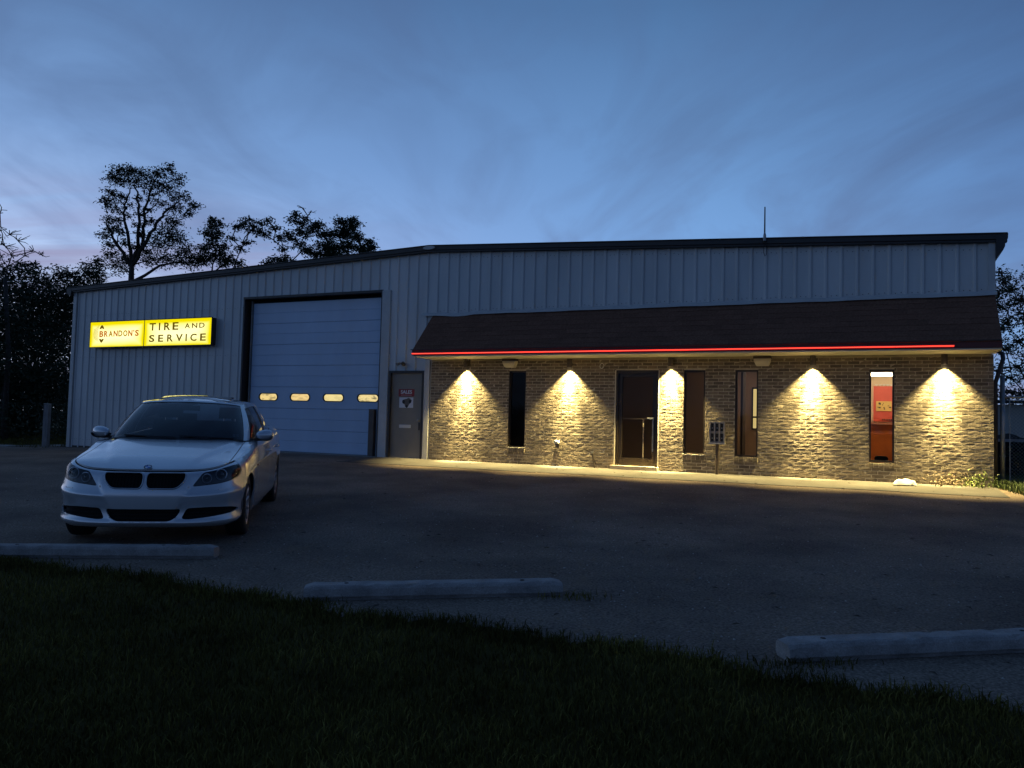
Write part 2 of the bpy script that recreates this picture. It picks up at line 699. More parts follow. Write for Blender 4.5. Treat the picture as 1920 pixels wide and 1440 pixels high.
# eave gutter seen end-on at the right, with its curved return
mb = MB()
gp = [(24.60, 4.56), (24.79, 4.575), (24.785, 4.48), (24.745, 4.41), (24.74, 4.34), (24.71, 4.27), (24.66, 4.21), (24.62, 4.16), (24.60, 4.16)]
mb.prism(gp, lambda p: (p[0], -.135, p[1]), lambda p: (p[0], 16.0, p[1]))
obj('gutter', mb, M_DARK, shop)
gp = [(-.03, 4.72), (-.26, 4.74), (-.24, 4.60), (-.12, 4.52), (-.05, 4.52)]
mb = MB().prism(gp, lambda p: (p[0], -.13, p[1]), lambda p: (p[0], 16.0, p[1]))
obj('gutter', mb, M_DARK, shop)
# roof planes, side and back walls
DEP = 16.0
mb = MB().prism([(-.2, roof_v(0) + .12), (URIDGE, roof_v(URIDGE) + .145), (URIDGE, roof_v(URIDGE) + .105), (-.2, roof_v(0) + .08)],
                lambda p: (p[0], .051, p[1]), lambda p: (p[0], DEP, p[1]))
obj('roof', mb, M_ROOF, shop)
mb = MB().prism([(URIDGE, roof_v(URIDGE) + .145), (24.77, roof_v(UR) + .12), (24.77, roof_v(UR) + .08), (URIDGE, roof_v(URIDGE) + .105)],
                lambda p: (p[0], .051, p[1]), lambda p: (p[0], DEP, p[1]))
obj('roof', mb, M_ROOF, shop)
obj('side_wall', MB().box(.0, .06, .04, DEP, -.17, 4.66), M_SIDING, shop)
obj('side_wall', MB().box(24.50, 24.555, .12, DEP, -.1, 4.50), M_DARK, shop)
obj('back_wall', MB().box(.07, 24.49, DEP - .1, DEP, -.1, 4.5), M_SIDING, shop)
obj('floor_slab', MB().box(.07, 24.49, .05, DEP - .11, -.1, -.005), M_CONC, shop)

# ---- brick front
brickwork = bpy.data.objects.new('brick_wall', None)
COL.objects.link(brickwork)
brickwork.parent = shop
WIN = [(14.93, 15.35), (18.97, 19.41), (20.02, 20.47), (22.52, 22.95)]
SILL, HEAD = .37, 2.14
DOORU = (17.49, 18.43)
HOLES = [(a, b, SILL - .10, HEAD) for a, b in WIN] + [(DOORU[0], DOORU[1], -.1, HEAD)]
VTOP = 2.405
CR, BL, BH = .0677, .2032, .057
# mortar bed with the openings left out
us_ = sorted({BRK0, UR} | {x for h in HOLES for x in h[:2]})
vs_ = sorted({-.12, VTOP} | {x for h in HOLES for x in h[2:] if x > -.1})
mb = MB()
for ua, ub in zip(us_[:-1], us_[1:]):
    for va, vb in zip(vs_[:-1], vs_[1:]):
        um, vm = (ua + ub) / 2, (va + vb) / 2
        if any(h[0] < um < h[1] and h[2] < vm < h[3] for h in HOLES):
            continue
        bbox(mb, ua, ub, -.10, .010, va, vb)
obj('mortar', mb, M_MORTAR, brickwork, fix=False)


def brick_geo(seed, nx=4, nz=2):
    """rough faced brick, 1 long (x) by BH high, front at y = 0 pointing -y"""
    r = random.Random(seed)
    vs, fs = [], []
    tilt, tz = r.uniform(-.0008, .0008), r.uniform(-.0006, .0006)
    for i in range(nx + 1):
        for j in range(nz + 1):
            x, z = i / nx, j / nz * BH
            edge = i in (0, nx) or j in (0, nz)
            y = r.uniform(-.0011, .0011) + tilt * (x - .5) * 2 + tz * (j / nz - .5) * 2 + (.0012 if edge else 0)
            vs.append((x + (r.uniform(-.008, .008) if i in (0, nx) else 0), y, z + (r.uniform(-.0025, .0025) if j in (0, nz) else 0)))
    m_ = nz + 1
    for i in range(nx):
        for j in range(nz):
            fs.append((i * m_ + j, (i + 1) * m_ + j, (i + 1) * m_ + j + 1, i * m_ + j + 1))
    border = [i * m_ for i in range(nx + 1)] + [nx * m_ + j for j in range(1, m_)] + [i * m_ + nz for i in range(nx - 1, -1, -1)] + [j for j in range(nz - 1, 0, -1)]
    o = len(vs)
    for b_ in border:
        x, y, z = vs[b_]
        vs.append((x, .03, z))
    nb_ = len(border)
    for k in range(nb_):
        l = (k + 1) % nb_
        fs.append((border[l], border[k], o + k, o + l))
    return vs, fs


slots = []
ncr = int(VTOP / CR) + 1
for k in range(-1, ncr):
    v = k * CR + .006
    if v + BH > VTOP:
        continue
    u = BRK0 + .006 - (.1068 if k % 2 else 0)
    while u < UR:
        a, b = max(u, BRK0 + .004), min(u + BL, UR - .002)
        segs = [(a, b)]
        for h in HOLES:
            if h[2] < v + BH * .5 < h[3]:
                ns = []
                for (p, q) in segs:
                    if q <= h[0] or p >= h[1]:
                        ns.append((p, q))
                    else:
                        if p < h[0] - .02:
                            ns.append((p, h[0] - .002))
                        if q > h[1] + .02:
                            ns.append((h[1] + .002, q))
                segs = ns
        for (p, q) in segs:
            if q - p > .025:
                slots.append((p, q, v))
        u += BL + .0105
slots.sort(key=lambda s: -s[0])
variants = []
for i in range(14):
    vs, fs = brick_geo(i)
    variants.append(mesh_of('brick', MB().add(vs, fs), M_BRICK, fix=False))
mbig = MB()
for i, (p, q, v) in enumerate(slots):
    w = .0125 + rng.uniform(-.0010, .0010)
    if i < 300 - 0:
        o = obj('brick', variants[rng.randrange(14)], None, brickwork, (p, -w, v))
        o.scale = (q - p, 1, 1)
    else:
        vs, fs = brick_geo(1000 + rng.randrange(60), 3, 2)
        mbig.add([(p + x * (q - p), y - w, z + v) for x, y, z in vs], fs)
obj('brick_courses', mbig, M_BRICK, brickwork, fix=False, kind='stuff')

# ---- canopy with a mansard of shingles
canopy = bpy.data.objects.new('canopy', None)
COL.objects.link(canopy)
canopy.parent = shop
CU0, CU1, CW, CVB, CVT = 12.84, 24.60, .90, 2.555, 3.475
pr = [(0.02, CVT), (CW - .01, CVB), (CW - .03, 2.46), (CW - .05, 2.44), (0.04, 2.44)]
mb = MB().prism(pr, lambda p: (CU0 + .01, -p[0], p[1]), lambda p: (CU1 - .01, -p[0], p[1]))
obj('canopy_frame', mb, M_DARK, canopy)
obj('fascia_board', bbox(MB(), CU0 - .01, CU1, CW - .028, CW - .008, 2.445, 2.56), mat('red_brown_fascia', (.10, .02, .016), .5), canopy)
obj('drip_edge', bbox(MB(), CU0 - .03, CU1 + .02, CW - .04, CW + .035, 2.562, 2.578), M_DARK, canopy)
mb = MB()
mb.box(CU0 - .005, CU1, -(CW - .03), -.022, 2.412, 2.437)
obj('soffit', mb, M_SOFFIT, canopy)
SL = math.hypot(CW - .02, CVT - CVB)
sdir = Vector((0, -(CW - .02) / SL, -(SL and (CVT - CVB) / SL)))      # down the slope
snor = Vector((0, -(CVT - CVB) / SL, (CW - .02) / SL))
NCR = 8
expo = SL / NCR
shv = []
for i in range(6):
    r = random.Random(50 + i)
    mb = MB()
    th = .003 + r.uniform(-.002, .003)
    L_ = expo * 1.12
    a = [Vector((.003, 0, 0)), Vector((.997, 0, 0))]
    top = [Vector((x.x, 0, 0)) for x in a]
    bt = [Vector((x.x, 0, 0)) + sdir * (L_ + r.uniform(-.006, .006)) for x in a]
    vs = [top[0] + snor * .004, top[1] + snor * .004, bt[1] + snor * (th + .006), bt[0] + snor * (th + .006), bt[1] + snor * .002, bt[0] + snor * .002]
    mb.add(vs, [(0, 1, 2, 3), (3, 2, 4, 5), (0, 3, 5), (1, 4, 2)])
    shv.append(mesh_of('shingle', mb, M_SHINGLE, fix=False))
for k in range(NCR):
    o_ = Vector((0, -.02, CVT)) + sdir * (k * expo - .01)
    u = CU0 - (.16 if k % 2 else 0)
    while u < CU1 - .005:
        a, b = max(u, CU0), min(u + .333, CU1)
        if b - a > .02:
            o = obj('shingle', shv[rng.randrange(6)], None, canopy, (a, o_.y, o_.z))
            o.scale = (b - a, 1, 1)
        u += .333

# ---- garage door in its recess
gdoor = bpy.data.objects.new('garage_door', None)
COL.objects.link(gdoor)
gdoor.parent = shop
g0, g1, gt = GAR
GW = -.22
for nm, b_ in (('jamb', (g0 - .03, g0 + .02, GW - .05, .006, -.06, gt)), ('jamb', (g1 - .02, g1 + .015, GW - .05, .008, -.02, gt)),
               ('lintel', (g0 - .03, g1 + .015, GW - .05, .010, gt - .02, gt + .04))):
    obj(nm, bbox(MB(), *b_), M_DARK, gdoor)
obj('door_track', bbox(MB(), g0 + .10, g0 + .13, GW - .02, GW + .05, 0, gt - .05), M_STEEL, gdoor)
obj('threshold', bbox(MB(), g0, g1, -.30, .02, -.10, .012), M_CONC, gdoor)
nsec = 7
sh = (4.02) / nsec
gu0, gu1 = g0 + .14, g1 - .02
WINS_G = [(7.30, 7.95), (8.37, 9.03), (9.46, 10.12), (10.54, 11.20)]
for k in range(nsec):
    v0, v1 = .02 + k * sh, .02 + (k + 1) * sh - .003
    mb = MB()
    mid = (v0 + v1) / 2
    # two raised faces with a groove between and chamfered joints
    prof = [(v0, GW - .010), (v0 + .010, GW), (mid - .012, GW), (mid - .005, GW - .009), (mid + .005, GW - .009), (mid + .012, GW), (v1 - .010, GW), (v1, GW - .010)]
    if k == 2:
        prof = [(v0, GW - .010), (v0 + .010, GW), (v0 + .13, GW), (v1 - .010, GW), (v1, GW - .010)]
    if k == 2:
        cu = [gu0] + [x for ab in WINS_G for x in ab] + [gu1]
        wv0, wv1 = 1.37, 1.57
        for a, b in zip(cu[:-1], cu[1:]):
            iswin = (a, b) in WINS_G
            for (va, wa), (vb, wb) in zip(prof[:-1], prof[1:]):
                if iswin:
                    for (x0, x1) in ((va, min(vb, wv0)), (max(va, wv1), vb)):
                        if x1 > x0 + 1e-4:
                            t0, t1 = (x0 - va) / (vb - va), (x1 - va) / (vb - va)
                            mb.quad((a, -(wa + (wb - wa) * t0), x0), (b, -(wa + (wb - wa) * t0), x0), (b, -(wa + (wb - wa) * t1), x1), (a, -(wa + (wb - wa) * t1), x1))
                else:
                    mb.quad((a, -wa, va), (b, -wa, va), (b, -wb, vb), (a, -wb, vb))
    else:
        for (va, wa), (vb, wb) in zip(prof[:-1], prof[1:]):
            mb.quad((gu0, -wa, va), (gu1, -wa, va), (gu1, -wb, vb), (gu0, -wb, vb))
    obj('door_section', mb, M_GDOOR, gdoor, fix=False)
obj('door_backing', bbox(MB(), gu0, gu1, GW - .07, GW - .03, .02, 1.33), M_BLACK, gdoor)
obj('door_backing', bbox(MB(), gu0, gu1, GW - .07, GW - .03, 1.62, 4.1), M_BLACK, gdoor)


def lit_pane(name, col, strg, seed, dark):
    m = bpy.data.materials.new(name)
    m.use_nodes = True
    T = m.node_tree
    T.nodes.clear()
    gp_ = T.nodes.new('ShaderNodeNewGeometry')
    nz = T.nodes.new('ShaderNodeTexNoise')
    nz.inputs['Scale'].default_value = 5.5
    nz.inputs['Detail'].default_value = 6
    mp = T.nodes.new('ShaderNodeMapping')
    mp.inputs['Location'].default_value = (seed, seed * 2.3, 0)
    mp.inputs['Scale'].default_value = (1, 1, 3)
    T.links.new(gp_.outputs['Position'], mp.inputs[0])
    T.links.new(mp.outputs[0], nz.inputs['Vector'])
    rp = T.nodes.new('ShaderNodeValToRGB')
    rp.color_ramp.elements[0].position, rp.color_ramp.elements[1].position = .36, .52
    rp.color_ramp.elements[0].color = (*[c * dark for c in col], 1)
    rp.color_ramp.elements[1].color = (*col, 1)
    T.links.new(nz.outputs['Fac'], rp.inputs[0])
    e = T.nodes.new('ShaderNodeEmission')
    e.inputs[1].default_value = strg
    T.links.new(rp.outputs[0], e.inputs[0])
    g_ = T.nodes.new('ShaderNodeBsdfGlossy')
    g_.inputs['Roughness'].default_value = .1
    g_.inputs['Color'].default_value = (.06, .06, .06, 1)
    ad = T.nodes.new('ShaderNodeAddShader')
    T.links.new(e.outputs[0], ad.inputs[0])
    T.links.new(g_.outputs[0], ad.inputs[1])
    o = T.nodes.new('ShaderNodeOutputMaterial')
    T.links.new(ad.outputs[0], o.inputs[0])
    return m


def capsule(u0, u1, v0, v1, n=8):
    r = (v1 - v0) / 2 * .92
    pts = []
    for cx, cy, a0 in ((u1 - r, v1 - r, 0), (u0 + r, v1 - r, 90), (u0 + r, v0 + r, 180), (u1 - r, v0 + r, 270)):
        for i in range(n + 1):
            t = R(a0 + 90 * i / n)
            pts.append((cx + r * math.cos(t), cy + r * math.sin(t)))
    return pts


for i, (a, b) in enumerate(WINS_G):
    outer = [(a - .03, 1.34), (b + .03, 1.34), (b + .03, 1.60), (a - .03, 1.60)]
    cp = capsule(a + .022, b - .022, 1.385, 1.555)
    mb = MB()
    # dark rubber surround: rounded ring plus fill to the square cut-out
    ring = capsule(a - .004, b + .004, 1.366, 1.574)
    m_ = len(cp)
    mb.add([(p[0], -(GW + .012), p[1]) for p in cp] + [(p[0], -(GW + .012), p[1]) for p in ring] + [(p[0], -(GW - .03), p[1]) for p in cp] + [(p[0], -(GW - .002), p[1]) for p in ring],
           [(k, (k + 1) % m_, m_ + (k + 1) % m_, m_ + k) for k in range(m_)] + [(k, 2 * m_ + k, 2 * m_ + (k + 1) % m_, (k + 1) % m_) for k in range(m_)]
           + [(m_ + k, m_ + (k + 1) % m_, 3 * m_ + (k + 1) % m_, 3 * m_ + k) for k in range(m_)])
    obj('window_frame', mb, M_RUBBER, gdoor)
    mb = MB().add([(p[0], -(GW - .018), p[1]) for p in cp], [tuple(range(m_))])
    obj('window_pane', mb, lit_pane('lit_pane', ((1.0, .74, .27), (1.0, .70, .26), (1.0, .80, .32), (1.0, .78, .32))[i], .88, i * 3.7 + 1, (.42, .72, .85, .30)[i]), gdoor, fix=False)
    # corners between the round pane and the square hole
    for (cx, cy, sx_, sy_) in ((a, 1.37, 1, 1), (b, 1.37, -1, 1), (b, 1.57, -1, -1), (a, 1.57, 1, -1)):
        mb = MB().add([(cx - sx_ * .002, -(GW - .001), cy - sy_ * .002), (cx + sx_ * .10, -(GW - .001), cy - sy_ * .002), (cx - sx_ * .002, -(GW - .001), cy + sy_ * .10)], [(0, 1, 2)])
        obj('window_corner', mb, M_GDOOR, gdoor, fix=False)

# ---- steel side door with its signs
sdoor = bpy.data.objects.new('steel_door', None)
COL.objects.link(sdoor)
sdoor.parent = shop
a, b, t = SDO
for q in ((a - .005, a + .045, -.12, .014, 0, t), (b - .045, b + .005, -.12, .014, 0, t), (a - .005, b + .005, -.12, .016, t - .045, t + .01)):
    obj('door_frame', bbox(MB(), *q), M_DARK, sdoor)
obj('door_leaf', bbox(MB(), a + .047, b - .047, -.10, -.055, .015, t - .047), M_DOOR, sdoor)
obj('kick_sill', bbox(MB(), a - .02, b + .02, -.12, .03, -.05, .013), M_CONC, sdoor)
mb = MB().lathe([(.0, .0), (.032, .0), (.032, .008), (.013, .012), (.013, .035), (.028, .045), (.030, .060), (.020, .070), (0, .072)], 14)
k_ = obj('door_knob', mb, M_STEEL, sdoor, (12.50, .055, .94), smooth=True)
k_.rotation_euler = (R(90), 0, 0)
obj('lock_plate', bbox(MB(), 12.49, 12.53, -.056, -.045, .70, .88), M_BRONZE, sdoor)
mb = bbox(MB(), 11.94, 12.27, -.055, -.047, .745, .825)
bbox(mb, 11.96, 12.25, -.047, -.040, .765, .812)
obj('mail_slot', mb, M_WHITE, sdoor)

def cloth(name, col):
    m = bpy.data.materials.new(name)
    m.use_nodes = True
    T = m.node_tree
    T.nodes.clear()
    d_ = T.nodes.new('ShaderNodeBsdfDiffuse')
    t_ = T.nodes.new('ShaderNodeBsdfTranslucent')
    for q in (d_, t_):
        q.inputs[0].default_value = (*col, 1)
    x_ = T.nodes.new('ShaderNodeMixShader')
    x_.inputs[0].default_value = .45
    o_ = T.nodes.new('ShaderNodeOutputMaterial')
    T.links.new(d_.outputs[0], x_.inputs[1])
    T.links.new(t_.outputs[0], x_.inputs[2])
    T.links.new(x_.outputs[0], o_.inputs[0])
    return m


# ---- windows and glazed entrance
for i, (a, b) in enumerate(WIN):
    wdw = bpy.data.objects.new('window', None)
    COL.objects.link(wdw)
    wdw.parent = shop
    wdw['label'] = ('narrow dark window under the left wall lamp box', 'narrow window backed by a brown blind beside the door',
                    'narrow window with a strip of light inside', 'narrow window into the lit red and orange room')[i]
    mb = MB()
    fw = .032
    bbox(mb, a, a + fw, -.10, -.03, SILL, HEAD)
    bbox(mb, b - fw, b, -.10, -.03, SILL, HEAD)
    bbox(mb, a + fw, b - fw, -.10, -.032, HEAD - .04, HEAD)
    bbox(mb, a + fw, b - fw, -.10, -.032, SILL, SILL + .04)
    obj('frame', mb, M_BRONZE, wdw)
    obj('pane', MB().quad((a + fw, .06, SILL + .04), (b - fw, .06, SILL + .04), (b - fw, .06, HEAD - .04), (a + fw, .06, HEAD - .04)), M_GLASS if i > 1 else M_GLASSD, wdw, fix=False)
    # dark returns of the opening
    mb = MB()
    bbox(mb, a - .001, a + .006, -.03, .012, SILL, HEAD)
    bbox(mb, b - .006, b + .001, -.03, .012, SILL, HEAD)
    obj('reveal', mb, M_BRONZE, wdw)
    if i == 1:
        obj('blind', MB().quad((a + .01, .088, SILL), (b - .01, .088, SILL), (b - .01, .088, HEAD), (a + .01, .088, HEAD)), cloth('brown_blind', (.42, .34, .27)), wdw, fix=False)
    if i == 0:
        obj('blind', MB().box(a - .05, b + .05, .16, .165, SILL, HEAD), mat('dark_room_sheet', (.02, .016, .013), .8), wdw)  # black sheet stands in for the darkness of the unlit room behind
    # sill of bricks set on edge
    obj('sill_mortar', bbox(MB(), a - .008, b + .008, -.10, .024, SILL - .10, SILL - .016), M_MORTAR, wdw)
    nb = 5
    for k in range(nb):
        vs, fs = brick_geo(300 + i * 9 + k)
        sw = (b - a + .02) / nb
        h_ = .100
        if i in (0, 3) and ((i == 0 and k == nb - 1) or (i == 3 and k < 3)):
            h_ = .082
        mb = MB().add([(a - .01 + k * sw + .005 + z / BH * (sw - .01), y - .034, SILL - .10 + x * h_) for x, y, z in vs], fs)
        obj('sill_brick', mb, M_BRICK, wdw)
    if i < 2:
        obj('sill_board', bbox(MB(), a - .008, b + .008, -.10, .040, SILL - .002, SILL + .010), M_SOFFIT, wdw)

edoor = bpy.data.objects.new('glass_door', None)
COL.objects.link(edoor)
edoor.parent = shop
a, b = DOORU
t0 = .085
for q in ((a, a + .05, -.11, -.004, t0, HEAD), (b - .05, b, -.11, -.004, t0, HEAD), (a + .05, b - .05, -.11, -.006, HEAD - .06, HEAD)):
    obj('door_frame', bbox(MB(), *q), M_BRONZE, edoor)
leaf = [(a + .055, a + .135, t0 + .01, HEAD - .065), (b - .135, b - .055, t0 + .01, HEAD - .065)]
for q in leaf:
    obj('stile', bbox(MB(), q[0], q[1], -.09, -.04, q[2], q[3]), M_BRONZE, edoor)
obj('rail', bbox(MB(), a + .136, b - .136, -.09, -.042, HEAD - .15, HEAD - .065), M_BRONZE, edoor)
obj('rail', bbox(MB(), a + .136, b - .136, -.09, -.042, t0 + .01, t0 + .17), M_BRONZE, edoor)
obj('rail', bbox(MB(), a + .136, b - .136, -.088, -.046, 1.085, 1.105), M_BRONZE, edoor)
obj('pane', MB().quad((a + .13, .068, t0 + .15), (b - .13, .068, t0 + .15), (b - .13, .068, HEAD - .13), (a + .13, .068, HEAD - .13)), M_GLASSD, edoor, fix=False)
obj('blind', MB().quad((a + .10, .084, .05), (b - .10, .084, .05), (b - .10, .084, HEAD), (a + .10, .084, HEAD)), cloth('brown_shade', (.36, .29, .22)), edoor, fix=False)
mb = bbox(MB(), b - .24, b - .10, -.04, -.005, 1.095, 1.130)
bbox(mb, b - .13, b - .105, -.04, -.012, .40, 1.095)
obj('pull_handle', mb, M_STEEL, edoor)
obj('reflection_strip', bbox(MB(), b - .345, b - .325, -.066, -.055, .25, 1.085), mat('reflection_tone', (.30, .25, .19), .5), edoor)  # pale upright strip stands in for a reflection in the door glass
obj('doorstep', bbox(MB(), a - .05, b + .03, -.11, .17, -.08, .083), mat('painted_step', (.62, .52, .36), .8, var=.15, bump=.4), edoor)
for q in ((a - .02, a - .002, -.03, .026, .085, HEAD), (b + .002, b + .016, -.03, .026, .085, HEAD)):
    obj('edge_bead', bbox(MB(), *q), M_SOFFIT, edoor)

# ---- the two small rooms behind the right windows
office = bpy.data.objects.new('office', None)
COL.objects.link(office)
office.parent = shop
M_CREAM = mat('cream_wall', (.62, .50, .36), .8)
M_RED = mat('red_wall', (.56, .09, .055), .6, var=.08)
M_ORANGE = mat('orange_panel', (.50, .125, .018), .5, var=.2, vscale=2.5)
M_DIM = mat('dim_wall', (.26, .19, .145), .8)
BK = 2.75
obj('back_wall', MB().box(21.62, 24.42, BK, BK + .06, 0, 2.38), M_CREAM, office)
obj('partition', MB().box(21.55, 21.61, .12, BK, 0, 2.38), M_CREAM, office)
obj('partition', MB().box(24.43, 24.49, .12, BK, 0, 2.38), M_CREAM, office)
obj('ceiling', MB().box(21.62, 24.42, .12, BK, 2.39, 2.42), M_WHITE, office)
obj('red_panel', MB().box(22.575, 24.40, BK - .04, BK - .005, 1.18, 1.96), M_RED, office)
obj('counter', MB().box(21.64, 24.40, BK - .45, BK - .05, 0.0, 1.11), M_ORANGE, office)
obj('counter_top', MB().box(21.64, 24.40, BK - .50, BK - .05, 1.115, 1.15), mat('pink_top', (.60, .25, .16), .5), office)
mb = MB()
for i in range(16):
    u = 22.60 + i * .075
    mb.add([(u, BK - .045, 2.00), (u + .070, BK - .045, 2.00), (u + .035, BK - .045, 1.955)], [(0, 1, 2)])
obj('scalloped_border', mb, M_WHITE, office, fix=False)
obj('back_wall', MB().box(17.2, 21.54, BK, BK + .06, 0, 2.38), M_DIM, office)
obj('partition', MB().box(17.12, 17.18, .12, BK, 0, 2.38), M_DIM, office)
obj('ceiling', MB().box(17.2, 21.54, .12, BK, 2.39, 2.42), M_DIM, office)
obj('inner_window_frame', MB().box(19.97, 20.16, BK - .035, BK - .005, .92, 1.92), M_DARK, office)
mb = MB().quad((20.0, BK - .04, .96), (20.135, BK - .04, .96), (20.135, BK - .04, 1.20), (20.0, BK - .04, 1.20))
mb.quad((20.0, BK - .04, 1.24), (20.135, BK - .04, 1.24), (20.135, BK - .04, 1.88), (20.0, BK - .04, 1.88))
obj('inner_window_pane', mb, emitter('lit_inner_pane', (1.0, .74, .28), .85), office, fix=False)
obj('curtain', MB().box(20.10, 20.14, .2, .6, .4, 2.12), mat('dark_curtain', (.05, .038, .03), .9), office)

fx = thing('ceiling_light', 'bright tube lamp hanging inside the red and orange room', 'lamp', F(22.9, 2.10, -1.9), -PSI)
mb = MB().box(-.75, .75, -.07, .07, .10, .14)
obj('lamp_housing', mb, M_WHITE, fx)
for q in (-.035, .035):
    obj('lamp_tube', MB().tube([(-.72, q, .06), (.72, q, .06)], .026, 10), emitter('tube_glow', (1.0, .80, .50), 34.0), fx, smooth=True)
for q in (-.6, .6):
    obj('hanger', MB().tube([(q, 0, .14), (q, 0, .285)], .006, 6), M_STEEL, fx)
dl = thing('ceiling_light', 'dim lamp glowing inside the brown room beside the post box', 'lamp', F(20.9, 2.30, -1.5), -PSI)
obj('lamp_housing', MB().box(-.3, .3, -.1, .1, .04, .085), M_WHITE, dl)
obj('lamp_diffuser', MB().box(-.28, .28, -.08, .08, 0, .038), emitter('dim_glow', (1.0, .70, .40), 62.0), dl)

ps = thing('wall_poster', 'yellow poster of small dark pictures on the red wall inside', 'poster', F(22.785, 1.41, -BK + .055), -PSI)
obj('poster_sheet', MB().box(-.155, .155, -.004, .004, 0, .215), mat('yellow_paper', (.62, .44, .12), .7, var=.1), ps)
mb = MB()
for i in range(11):
    x, z = rng.uniform(-.14, .11), rng.uniform(.02, .17)
    mb.box(x, x + rng.uniform(.01, .045), -.008, -.0045, z, z + rng.uniform(.01, .03))
obj('print', mb, mat('print_ink', (.05, .03, .02), .7), ps)
st = thing('wall_notice', 'small dark lettered strip below the poster on the red wall', 'sign', F(22.86, 1.20, -BK + .055), -PSI)
mb = MB()
for i in range(7):
    mb.box(-.11 + i * .034, -.085 + i * .034, -.008, -.004, .0, .035)
obj('strip_letters', mb, mat('print_ink', (.05, .03, .02), .7), st)
bx = thing('printer', 'black box standing low behind the orange-lit window glass', 'printer', F(22.73, SILL + .012, -.22), -PSI)
mb = MB().prism([(-.12, 0), (.12, 0), (.12, .07), (.10, .10), (-.10, .10), (-.12, .07)], lambda p: (p[0], -.07, p[1]), lambda p: (p[0], .07, p[1]))
obj('case', mb, M_BLACK, bx)
obj('paper_tray', MB().box(-.08, .08, -.085, .05, .101, .108), M_RUBBER, bx)
shelf = MB().box(22.46, 23.0, .11, .40, SILL - .02, SILL + .010)
obj('window_shelf', shelf, M_ORANGE, office)

# downspout at the right corner
mb = MB().tube([(24.62, 1.2, 4.1), (24.62, 1.2, 2.80), (24.66, .9, 2.60), (24.75, .35, 2.44), (24.75, .26, 2.34), (24.66, .2, 2.04), (24.62, .2, 1.9), (24.62, .2, .12)], .04, 8)
obj('downspout', mb, mat('brown_pipe', (.07, .05, .042), .5), shop, smooth=True)

# ------------------------------------------------------------------ lettering
def text_mesh(s, x0, x1, z0, z1, name, m, depth=.004, bold=0.0):
    """flat letters standing in the x-z plane, front towards -y, stretched to the given box"""
    cu = bpy.data.curves.new(name, 'FONT')
    cu.body = s
    cu.extrude = depth / 2
    cu.offset = bold
    cu.resolution_u = 3
    ob = bpy.data.objects.new(name, cu)
    COL.objects.link(ob)
    me = bpy.data.meshes.new_from_object(ob.evaluated_get(bpy.context.evaluated_depsgraph_get()))
    bpy.data.objects.remove(ob)
    co = np.empty(len(me.vertices) * 3)
    me.vertices.foreach_get('co', co)
    co = co.reshape(-1, 3)
    lo, hi = co.min(0), co.max(0)
    x = x0 + (co[:, 0] - lo[0]) / (hi[0] - lo[0]) * (x1 - x0)
    z = z0 + (co[:, 1] - lo[1]) / (hi[1] - lo[1]) * (z1 - z0)
    y = -co[:, 2]
    me.vertices.foreach_set('co', np.stack([x, y, z], 1).ravel())
    me.materials.clear()
    me.materials.append(m)
    me.name = name
    me.update()
    return me


# ------------------------------------------------------------------ lit shop sign
SGW = .20
sign = thing('shop_sign', 'yellow glowing shop sign reading TIRE AND SERVICE on the metal wall', 'sign', F(3.45, 2.88, 0.0), -PSI)


def backlit(name, c_mid, c_edge, s_mid, s_edge, half_w):
    m = bpy.data.materials.new(name)
    m.use_nodes = True
    T = m.node_tree
    N, L = T.nodes, T.links
    N.clear()
    tcn = N.new('ShaderNodeTexCoord')
    sp = N.new('ShaderNodeSeparateXYZ')
    L.new(tcn.outputs['Generated'], sp.inputs[0])

    def mth(op, a_, b_=None):
        n_ = N.new('ShaderNodeMath')
        n_.operation = op
        for i_, s_ in enumerate((a_, b_)):
            if s_ is None:
                continue
            if isinstance(s_, (int, float)):
                n_.inputs[i_].default_value = s_
            else:
                L.new(s_, n_.inputs[i_])
        return n_.outputs[0]
    ax = mth('ABSOLUTE', mth('SUBTRACT', sp.outputs[0], .5))
    az = mth('ABSOLUTE', mth('SUBTRACT', sp.outputs[2], .45))
    e1 = mth('POWER', mth('MULTIPLY', ax, 2.0), 5.0)
    e2 = mth('POWER', mth('MULTIPLY', az, 2.0), 2.2)
    nz = N.new('ShaderNodeTexNoise')
    nz.inputs['Scale'].default_value = 2.0
    L.new(tcn.outputs['Generated'], nz.inputs['Vector'])
    k = mth('ADD', mth('MAXIMUM', e1, e2), mth('MULTIPLY', mth('SUBTRACT', nz.outputs['Fac'], .5), .35))
    rp = N.new('ShaderNodeValToRGB')
    rp.color_ramp.elements[0].position, rp.color_ramp.elements[1].position = 0.0, .75
    rp.color_ramp.elements[0].color = (*[c * s_mid for c in c_mid], 1)
    rp.color_ramp.elements[1].color = (*[c * s_edge for c in c_edge], 1)
    L.new(k, rp.inputs[0])
    e = N.new('ShaderNodeEmission')
    L.new(rp.outputs[0], e.inputs[0])
    e.inputs[1].default_value = 1.0
    o = N.new('ShaderNodeOutputMaterial')
    L.new(e.outputs[0], o.inputs[0])
    return m


